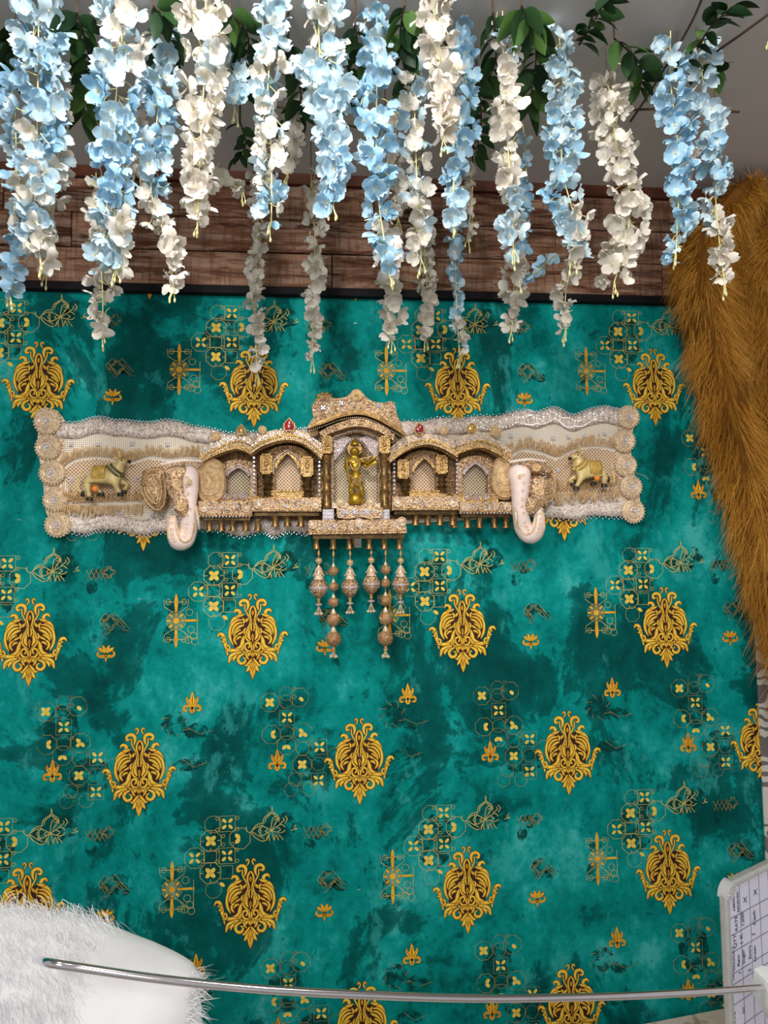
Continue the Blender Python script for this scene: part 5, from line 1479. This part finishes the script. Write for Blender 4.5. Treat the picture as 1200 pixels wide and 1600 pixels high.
# ------------------------------------------------------------------ leafy sprigs on the ceiling
def leaf_mesh(seed):
    rr = random.Random(seed); mb = MB(); vs = []; N = 6
    L = .046; hw = L * rr.uniform(.24, .30); bend = rr.uniform(.1, .35)
    for i in range(N + 1):
        u = i / N; wdt = hw * (math.sin(math.pi * u ** .85) ** .8) if 0 < i < N else .0004
        for j in (-1, 0, 1): vs.append((L * u, wdt * j, -bend * L * u * u + .25 * wdt * abs(j)))
    fs = [(i * 3 + j, i * 3 + j + 1, (i + 1) * 3 + j + 1, (i + 1) * 3 + j) for i in range(N) for j in range(2)]
    mb.add(vs, fs)
    return mb.mesh('leaf', LEAF)
LM = [leaf_mesh(i) for i in range(4)]
def sprig(label, path, z, n, seed, size=1.0):
    rr = random.Random(seed)
    pts = []
    for q in path:
        p_ = PZ(q[0], q[1], z if len(q) < 3 else q[2])
        pts.append(p_)
    # cap distance so that everything stays in front of the wall
    pts = [Vector((p_.x, min(p_.y, -.05), p_.z)) for p_ in pts]
    O = pts[0].copy(); O.z = CEIL
    root = empty('leafy_sprig', O); tag(root, label, 'foliage', 'green leafy sprigs fixed to the ceiling')
    sp = [Vector(p_) for p_ in catmull([tuple(p_) for p_ in pts], 6)]
    MB().tube([O] + sp, [.0022] + [.0022 - .0012 * i / len(sp) for i in range(len(sp))], 6).build('twig', TWIG, root, O)
    for i in range(n):
        t = (i + .6) / n * (len(sp) - 1.01); j = int(t); p_ = sp[j].lerp(sp[j + 1], t - j); d = (sp[j + 1] - sp[j]).normalized()
        side = d.cross(Vector((0, 0, 1))); side = side.normalized() if side.length > .01 else Vector((1, 0, 0))
        ld = (d * rr.uniform(.2, .9) + side * (1 if i % 2 else -1) * rr.uniform(.5, 1.1) + Vector((0, 0, rr.uniform(-.8, .25)))).normalized()
        q = ld.to_track_quat('X', 'Z')
        link('leaf', rr.choice(LM), root, p_ - O, (q @ Euler((rr.uniform(-.7, .7), 0, 0)).to_quaternion()).to_euler(), size * rr.uniform(.75, 1.15))
    return root
SP = [
 ('dark leafy sprig at the far left, behind the broad blue strand', [(0, 90), (30, 60), (20, 130)], 2.47, 9, 1.3),
 ('dark leafy sprig between the first and second wisteria strands', [(120, 20), (140, 100), (128, 190)], 2.46, 16, 1.35),
 ('green leafy sprig beside the cream strand, upper left', [(240, 10), (268, 40), (250, 95)], 2.46, 9, 1.2),
 ('green leafy sprig right of the cream strand near the top', [(360, 20), (388, 60), (380, 130)], 2.46, 11, 1.25),
 ('small green sprig low beside the cream sprig, by the planks', [(375, 190), (384, 225), (372, 246)], 2.46, 5, 1.0),
 ('green leafy sprig behind the thick centre strand', [(450, 60), (470, 150), (455, 200)], 2.46, 10, 1.15),
 ('green leafy sprig left of the middle blue strand', [(555, 40), (560, 110), (548, 170)], 2.46, 9, 1.15),
 ('green leafy sprig right of the middle blue strand', [(632, 10), (625, 70), (640, 140)], 2.46, 9, 1.2),
 ('dark small leafed sprig beside the vivid blue strand', [(745, 120), (752, 190), (742, 245)], 2.46, 11, 1.0),
 ('dense dark leafy sprig left of the pale blue right strand', [(815, 10), (838, 80), (825, 170)], 2.46, 17, 1.35),
 ('green leafy sprig pointing up at the top, right of centre', [(905, 70), (930, 30), (950, -5)], 2.48, 9, 1.05),
 ('dark leafy sprig behind the broad cream strand at right', [(960, 60), (1000, 100), (1000, 140)], 2.46, 9, 1.1),
 ('bright green leafy sprig against the ceiling at upper right', [(1090, 75), (1112, 40), (1140, 15)], 2.48, 8, 1.1),
 ('small dark leaf sprig beside the far right strand', [(1060, 90), (1100, 110), (1125, 112)], 2.47, 5, 1.0),
 ('dark leafy sprig above the vivid blue strand, top', [(770, 20), (775, 90), (760, 130)], 2.47, 9, 1.15),
]
for i, (lab, path, z, n, s) in enumerate(SP): sprig(lab, path, z, int(n * 1.9), 300 + i, s * .84)
for lab, path in (('bare brown twig crossing the ceiling at the top right', [(1210, 15), (1160, 52), (1120, 80)]), ('bare brown twig running level beside the far right strands', [(980, 172), (1060, 170), (1155, 175)]),
                  ('slanting bare twig between cream and blue strands at right', [(1100, -10), (1075, 45), (1018, 140), (985, 190)]), ('bare twig behind the vivid blue strand', [(690, 60), (720, 120), (740, 260)]),
                  ('bare twig crossing behind the centre strands', [(400, 160), (470, 175), (560, 200)])):
    pts = [PZ(a, b, 2.485) for a, b in path]; pts = [Vector((p_.x, min(p_.y, -.05), p_.z)) for p_ in pts]
    O = pts[0].copy(); r0 = MB().tube([Vector((O.x, O.y, CEIL))] + [Vector(q) for q in catmull([tuple(p_) for p_ in pts], 6)], .0024, 6).build('bare_twig', TWIG, None, O)
    tag(r0, lab, 'twig', 'bare twigs on the ceiling')

# ------------------------------------------------------------------ fur helper
def fur_mesh(name, roots, dirs, lens, width, mat, parent, org, curl=.35, droop=(0, 0, -1), rng=RNG, seg=4):
    """tapered bent ribbons; roots, dirs: (n,3) arrays"""
    n = len(roots); d = dirs / np.linalg.norm(dirs, axis=1, keepdims=True)
    side = np.cross(d, rng.normal(size=(n, 3))); side /= np.linalg.norm(side, axis=1, keepdims=True)
    # face the ribbons roughly to the room
    face = np.cross(d, np.tile(np.array([[0, -1.0, 0]]), (n, 1))); face /= (np.linalg.norm(face, axis=1, keepdims=True) + 1e-6)
    side = side * .45 + face; side /= np.linalg.norm(side, axis=1, keepdims=True)
    bend = rng.normal(size=(n, 3)) * curl; dr = np.array(droop)[None, :]
    V = np.zeros((n, seg + 1, 2, 3)); U = np.zeros((n, seg + 1, 2))
    rnd = rng.random(n)
    for i in range(seg + 1):
        t = i / seg
        c = roots + d * (lens * t)[:, None] + (bend * .5 + dr * .35) * (lens * t * t)[:, None]
        w_ = width * (1 - t) ** .8 * .5 + width * .04
        V[:, i, 0] = c - side * w_; V[:, i, 1] = c + side * w_; U[:, i, :] = (.25 + .5 * t + (rnd * .5 - .25))[:, None]
    V -= np.array(org)
    per = (seg + 1) * 2
    base = np.arange(n)[:, None] * per
    quads = np.concatenate([base + np.array([[2 * i, 2 * i + 1, 2 * i + 3, 2 * i + 2]]) for i in range(seg)], axis=1).reshape(-1, 4)
    me = bpy.data.meshes.new(name)
    me.vertices.add(n * per); me.vertices.foreach_set('co', V.reshape(-1))
    nq = len(quads); me.loops.add(nq * 4); me.loops.foreach_set('vertex_index', quads.reshape(-1).astype(np.int32))
    me.polygons.add(nq); me.polygons.foreach_set('loop_start', np.arange(0, nq * 4, 4, dtype=np.int32)); me.polygons.foreach_set('loop_total', np.full(nq, 4, dtype=np.int32))
    me.update(calc_edges=True)
    at = me.attributes.new('u', 'FLOAT', 'POINT'); at.data.foreach_set('value', U.reshape(-1).astype(np.float32))
    me.polygons.foreach_set('use_smooth', np.ones(nq, dtype=bool)); me.materials.append(mat)
    o = bpy.data.objects.new(name, me); COL.objects.link(o); o.parent = parent
    return tag(o, kind='stuff')

# brown fur drape at the right
FE = [(292, 1128), (330, 1088), (380, 1052), (420, 1044), (470, 1052), (530, 1064), (590, 1078), (650, 1090), (720, 1113), (800, 1130), (870, 1146), (930, 1162), (980, 1178), (1040, 1196), (1100, 1212), (1160, 1222)]
NR, NC = 48, 22
org = P(1180, 300, -.05); org.z = CEIL
G = np.zeros((NR, NC, 3))
for i in range(NR):
    py = 304 + (1180 - 304) * i / (NR - 1)
    xe = np.interp(py, [a for a, b in FE], [b for a, b in FE])
    pL = P(xe + 14, py, -.06)
    for j in range(NC):
        t = j / (NC - 1)
        x = pL.x + t * .55
        fold = .048 * math.sin(t * 17 + .5 + i * .02) + .016 * math.sin(t * 31 + i * .11)
        y = -.095 + (.055 if j == 0 else 0) * 1 - fold * min(1, t * 6 + .2)
        G[i, j] = (x, min(y, -.02), pL.z)
drape = MB(); drape.add([tuple(v) for v in G.reshape(-1, 3)], [(i * NC + j, i * NC + j + 1, (i + 1) * NC + j + 1, (i + 1) * NC + j) for i in range(NR - 1) for j in range(NC - 1)])
dr = drape.build('fur_drape', FURBASE, None, org); s_ = dr.modifiers.new('t', 'SOLIDIFY'); s_.thickness = .012; s_.offset = -1
tag(dr, 'long shaggy golden brown fur drape hanging down the right side', 'fur drape')
def fur_on(Gd, n, ln, width, mat, parent, org, name, push, down, rng, tuft=0):
    NRr, NCc = Gd.shape[:2]
    a = rng.random(n) * (NRr - 1.001); b = rng.random(n) * (NCc - 1.001)
    ia, ib = a.astype(int), b.astype(int); fa, fb_ = (a - ia)[:, None], (b - ib)[:, None]
    p_ = Gd[ia, ib] * (1 - fa) * (1 - fb_) + Gd[ia + 1, ib] * fa * (1 - fb_) + Gd[ia, ib + 1] * (1 - fa) * fb_ + Gd[ia + 1, ib + 1] * fa * fb_
    du = Gd[np.minimum(ia + 1, NRr - 1), ib] - Gd[ia, ib]; dv = Gd[ia, np.minimum(ib + 1, NCc - 1)] - Gd[ia, ib]
    nn = np.cross(dv, du); nn /= (np.linalg.norm(nn, axis=1, keepdims=True) + 1e-9)
    flip = nn[:, 1] > 0; nn[flip] *= -1
    # clumping flow
    ph = np.sin(p_[:, 0] * 46 + 3 * np.sin(p_[:, 2] * 11)) + .7 * np.sin(p_[:, 2] * 33 + p_[:, 0] * 20)
    flow = np.stack([.32 * ph + .28 * np.sin(p_[:, 2] * 17 + 2), np.zeros(n), -np.ones(n)], 1)
    d = nn * push + flow * down + rng.normal(size=(n, 3)) * .16
    L = ln * rng.uniform(.55, 1.2, n)
    return fur_mesh(name, p_ - nn * .002, d, L, width, mat, parent, org, .28, (0, 0, -1), rng)
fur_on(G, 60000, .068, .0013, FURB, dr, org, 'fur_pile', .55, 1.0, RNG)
# wisps along the left edge
n = 2600
a = RNG.random(n) * (NR - 1.01); ia = a.astype(int); fa = (a - ia)[:, None]
p_ = G[ia, 0] * (1 - fa) + G[ia + 1, 0] * fa + np.stack([RNG.uniform(0, .02, n), RNG.uniform(-.03, .0, n), np.zeros(n)], 1)
d_ = np.stack([-.55 + RNG.normal(size=n) * .3 + .3 * np.sin(a * 1.3), -.25 + RNG.normal(size=n) * .2, -1 + RNG.normal(size=n) * .2], 1)
fur_on(G[:9], 12000, .050, .0013, FURB, dr, org, 'fur_pile', 1.0, .6, RNG)
n2 = 5000
bb_ = RNG.random(n2) * (NC - 1.01); ib = bb_.astype(int); fb2 = (bb_ - ib)[:, None]
pt_ = G[0, ib] * (1 - fb2) + G[0, ib + 1] * fb2 + np.stack([np.zeros(n2), RNG.uniform(-.02, .02, n2), RNG.uniform(-.05, .004, n2)], 1)
dt_ = np.stack([RNG.normal(size=n2) * .4 - .1, -.5 + RNG.normal(size=n2) * .4, .35 + RNG.normal(size=n2) * .5], 1)
fur_mesh('top_tufts', pt_, dt_, .040 * RNG.uniform(.5, 1.2, n2), .0013, FURB, dr, org, .4)
fur_mesh('edge_wisps', p_, d_, .055 * RNG.uniform(.5, 1.2, n), .0014, FURB, dr, org, .4)

# ------------------------------------------------------------------ stone bench, board, rod, white bundle
bz = P(1115, 1576, 0).z
ang = math.radians(7.5)
a0 = P(1116, 1575, 0); ex = Vector((math.cos(ang), math.sin(ang), 0)); ey = Vector((-math.sin(ang), math.cos(ang), 0))
mb = MB(); Rz = Matrix.Rotation(ang, 3, 'Z')
cen = Vector((a0.x, -.006, 0)) + ex * (-.92) - ey * .46
topb = MB().box((cen.x, cen.y, bz - .02), (1.92, .92, .04), Rz)
bench = empty('stone_bench', (cen.x, cen.y, 0)); tag(bench, 'mottled beige stone bench top glimpsed at the bottom right', 'bench')
topb.build('bench_top', STONE, bench, (cen.x, cen.y, 0))
bl = MB().box((cen.x, cen.y, (bz - .04) / 2), (1.80, .80, bz - .04), Rz); bl.build('bench_body', STONE, bench, (cen.x, cen.y, 0))

# whiteboard, turned so that its right side goes back towards the wall
bo = P(1131, 1382, -.445); th_ = math.radians(27); be = Vector((math.cos(th_), math.sin(th_), 0)); bn = Vector((math.sin(th_), -math.cos(th_), 0))
BH = bo.z - bz; BW = .42
wb = empty('whiteboard', bo); tag(wb, 'white marker board with aluminium frame and a handwritten table', 'whiteboard')
def BP(px, py, lift=0):
    d = _F + _R * ((px - 600) / FPX) - _U * ((py - 800) / FPX)
    t = (bo - CAM).dot(bn) / d.dot(bn); return CAM + d * t + bn * lift
def bx(u0, u1, v0, v1, d0, d1):
    # box in board space: u right, v down, d out of the face
    mb_ = MB(); vs = [bo + be * u + Vector((0, 0, -v)) + bn * d for u in (u0, u1) for d in (d0, d1) for v in (v1, v0)]
    return mb_.add(vs, [(0, 1, 3, 2), (4, 6, 7, 5), (0, 4, 5, 1), (2, 3, 7, 6), (0, 2, 6, 4), (1, 5, 7, 3)])
fw = .0130
bx(fw * .6, BW - fw * .6, fw * .6, BH - fw * .6, -.008, -.002).build('writing_surface', BOARD, wb, bo)
for nm, args in (('frame_rail', (0, fw, .02, BH, -.012, .004)), ('frame_rail', (BW - fw, BW, .02, BH, -.012, .004)), ('frame_rail', (.02, BW - .02, 0, fw, -.012, .004)), ('frame_rail', (.02, BW - .02, BH - fw, BH, -.012, .004))):
    o = bx(*args).build(nm, ALU, wb, bo); m = o.modifiers.new('b', 'BEVEL'); m.width = .004; m.segments = 3
def corner_cap(u, v, su, sv):
    R_ = .027; pts = [(0, R_)] + [(R_ - R_ * math.cos(a), R_ - R_ * math.sin(a)) for a in [math.pi / 2 * i / 8 for i in range(9)]] + [(R_, 0), (R_ * 1.05, R_ * .62), (R_ * .62, R_ * 1.05)]
    pts = pts[1:]
    vs = [bo + be * (u + su * a) + Vector((0, 0, -(v + sv * b_))) + bn * d for d in (-.014, .007) for a, b_ in pts]; n = len(pts)
    mb_ = MB().add(vs, [tuple(range(n)), tuple(range(n, 2 * n))] + [(i, (i + 1) % n, n + (i + 1) % n, n + i) for i in range(n)])
    o = mb_.build('corner_cap', PLAST, wb, bo)
    for a, b_ in ((.019, .005), (.005, .019)):
        q = bo + be * (u + su * a) + Vector((0, 0, -(v + sv * b_))) + bn * .007
        MB().ball(q, .0022, 8, 5).build('screw', STEEL, o, bo)
corner_cap(0, 0, 1, 1); corner_cap(BW, 0, -1, 1); corner_cap(0, BH, 1, -1); corner_cap(BW, BH, -1, -1)
gl = MB()
def uv(px, py):
    q = BP(px, py) - bo; return q.dot(be), -q.z
us = [uv(1158, 1420)[0], uv(1173.5, 1420)[0], uv(1189, 1420)[0]]; du_ = us[1] - us[0]
us += [us[2] + du_ * (i + 1) for i in range(8)]; us = [u for u in us if u < BW - fw]
vs_ = [uv(1158, y)[1] for y in (1428, 1455, 1482, 1516, 1533, 1565)]
vs_ += [vs_[-1] + .045 * (i + 1) for i in range(8)]; vs_ = [v for v in vs_ if v < BH - fw]
for u in us: gl = bx(u - .0011, u + .0011, fw, BH - fw, -.002, -.0017); gl.build('grid_line', INKG, wb, bo)
for v in vs_: gl = bx(fw, BW - fw, v - .0011, v + .0011, -.002, -.0017); gl.build('grid_line', INKG, wb, bo)
def write(txt, u, v, size):
    cu = bpy.data.curves.new('handwriting', 'FONT'); cu.body = txt; cu.size = size; cu.align_x = 'CENTER'; cu.align_y = 'CENTER'; cu.shear = .15; cu.offset = .0002; cu.materials.append(INK)
    o = bpy.data.objects.new('handwriting', cu); COL.objects.link(o); o.parent = wb
    me_ = bpy.data.meshes.new_from_object(o); bpy.data.objects.remove(o); bpy.data.curves.remove(cu)
    o = bpy.data.objects.new('handwriting', me_); COL.objects.link(o); o.parent = wb
    R3 = Matrix((Vector((0, 0, 1)), -be, bn)).transposed()   # text runs upwards, tops to the left
    M = R3.to_4x4(); M.translation = be * u + Vector((0, 0, -v)) + bn * (-.0014); o.matrix_local = M
for txt, px, py, sz in (('AMOUNT', 1148, 1407, .0105), ('RECEIVED', 1154.5, 1410, .0095), ('X', 1166, 1407, .015), ('X', 1182, 1395, .016), ('RATE', 1152, 1444, .0110), ('1200', 1162, 1438, .0120), ('Cash', 1180, 1435, .0130),
                        ('QTY', 1150, 1472, .0120), ('1 K', 1160, 1469, .0130), ('l', 1179, 1461, .016), ('PRODUCT', 1148, 1498, .0100), ('Raw', 1155.5, 1502, .0115), ('Sugar', 1163, 1496, .0115), ('Extra', 1173, 1489, .0110), ('Green', 1181, 1491, .0110),
                        ('NO', 1147, 1525, .0110), ('1', 1158, 1521, .0120), ('2', 1173, 1517, .0120), ('30', 1144, 1558, .012), ('1.70', 1149, 1592, .0125), ('to', 1163, 1580, .012)):
    u, v = uv(px, py); write(txt, u, v, sz * (.92 if len(txt) > 5 else 1.08))

# white plush bundle
bc = P(60, 1640, -.66)
wbun = empty('white_plush_bundle', (bc.x, -.62, bz)); WO = Vector((bc.x, -.62, bz)); tag(wbun, 'soft white plush bundle with fluffy fur at the bottom left corner', 'plush bundle')
outl = [(-160, 1500), (-90, 1470), (-30, 1462), (12, 1470), (40, 1476), (68, 1474), (100, 1484), (140, 1495), (180, 1511), (225, 1526), (262, 1536), (290, 1545), (303, 1560), (307, 1585), (305, 1620)]
def ztop(x):
    xs = [P(a, b_, -.66).x for a, b_ in outl]; zs = [P(a, b_, -.66).z for a, b_ in outl]
    return float(np.interp(x, xs, zs))
xL, xR_ = P(-160, 1500, -.66).x, P(306, 1600, -.66).x
NX, NA = 44, 20
GB = np.zeros((NX, NA, 3))
for i in range(NX):
    t = i / (NX - 1); x = xL + (xR_ - xL) * t
    zt = ztop(x); rad = .15 * math.sqrt(max(.02, 1 - ((t - .5) * 2) ** 4))
    for j in range(NA):
        a = math.pi * (j / (NA - 1)) * .94 + math.pi * .03
        # profile: upright rounded body from the front foot over the top to the back foot
        cy, sy_ = math.cos(a), math.sin(a)
        y = -.62 - rad * math.copysign(abs(cy) ** .75, cy)
        z = bz + (zt - bz) * (abs(sy_) ** .45)
        wob = .006 * mnoise.noise(Vector((x * 14, y * 14, z * 14)))
        GB[i, j] = (x, y - wob, max(bz + .001, z + wob * .4))
mb = MB(); mb.add([tuple(v) for v in GB.reshape(-1, 3)], [(i * NA + j, (i + 1) * NA + j, (i + 1) * NA + j + 1, i * NA + j + 1) for i in range(NX - 1) for j in range(NA - 1)] + [tuple(j for j in range(NA)), tuple((NX - 1) * NA + j for j in range(NA))])
mb.build('plush_body', WHITEC, wbun, WO)
n = 16000
sel = RNG.random((n, 2)); ii = (sel[:, 0] * (NX * .62)).astype(int); jj = (sel[:, 1] * (NA * .6)).astype(int)
pr_ = GB[ii, jj] + RNG.normal(size=(n, 3)) * .008
dd = np.stack([RNG.normal(size=n) * .3 + .55, -.22 + RNG.normal(size=n) * .15, RNG.normal(size=n) * .3 - .7], 1)
fur_mesh('white_fur', pr_, dd, .030 * RNG.uniform(.5, 1.2, n), .0007, FURW, wbun, tuple(WO), .5)
n = 500
pr_ = GB[NX - 2, :NA // 2][RNG.integers(2, NA // 2, n)] + RNG.normal(size=(n, 3)) * .006
dd = np.stack([.9 + RNG.normal(size=n) * .3, RNG.normal(size=n) * .4, RNG.normal(size=n) * .5], 1)
fur_mesh('white_fur', pr_, dd, .022 * RNG.uniform(.5, 1.2, n), .0012, FURW, wbun, tuple(WO), .5)

# chrome rod and its white bracket
rod_px = [(60, 1500, -.74), (78, 1505, -.80), (130, 1513, -.80), (250, 1530, -.795), (400, 1545, -.78), (560, 1554, -.76), (750, 1560, -.73), (950, 1557, -.69), (1100, 1550, -.65), (1180, 1544, -.62), (1196, 1543, -.61)]
rp_ = [Vector(q) for q in catmull([tuple(P(*q)) for q in rod_px], 8)]
RO = rp_[0]
ro = MB().tube(rp_, kx(600, 1555, -.75) * 5.8, 14).build('chrome_rod', CHROME, None, RO)
tag(ro, 'thin curved chrome rod stretched across the bottom of the picture', 'rod')
bk = P(1195, 1543, -.61)
br = empty('white_bracket', Vector((bk.x + .02, -.60, bz))); BRO = Vector((bk.x + .02, -.60, bz)); tag(br, 'white plastic bracket gripping the right end of the chrome rod', 'bracket')
def rel(px, py, Y=-.61): q = P(px, py, Y); return (q.x, q.z)
MB().prism([rel(1194, 1530), rel(1206, 1524), rel(1235, 1528), rel(1240, 1610), rel(1215, 1608), rel(1190, 1566)], -.585, -.635, .05).build('bracket_head', WPLAST, br, BRO)
MB().box((BRO.x + .012, -.61, (bz + rel(1210, 1590)[1]) / 2), (.035, .03, rel(1210, 1590)[1] - bz)).build('bracket_post', WPLAST, br, BRO)

# tiny pin heads left in the wallpaper joint
for x, y in ((555, 505), (561, 1390), (30, 812), (218, 936), (563, 1182)):
    q = P(x, y, -.001); o = MB().box(q, (.008, .0012, .0014)).build('staple', STEEL, wall, (0, 0, 0), False)
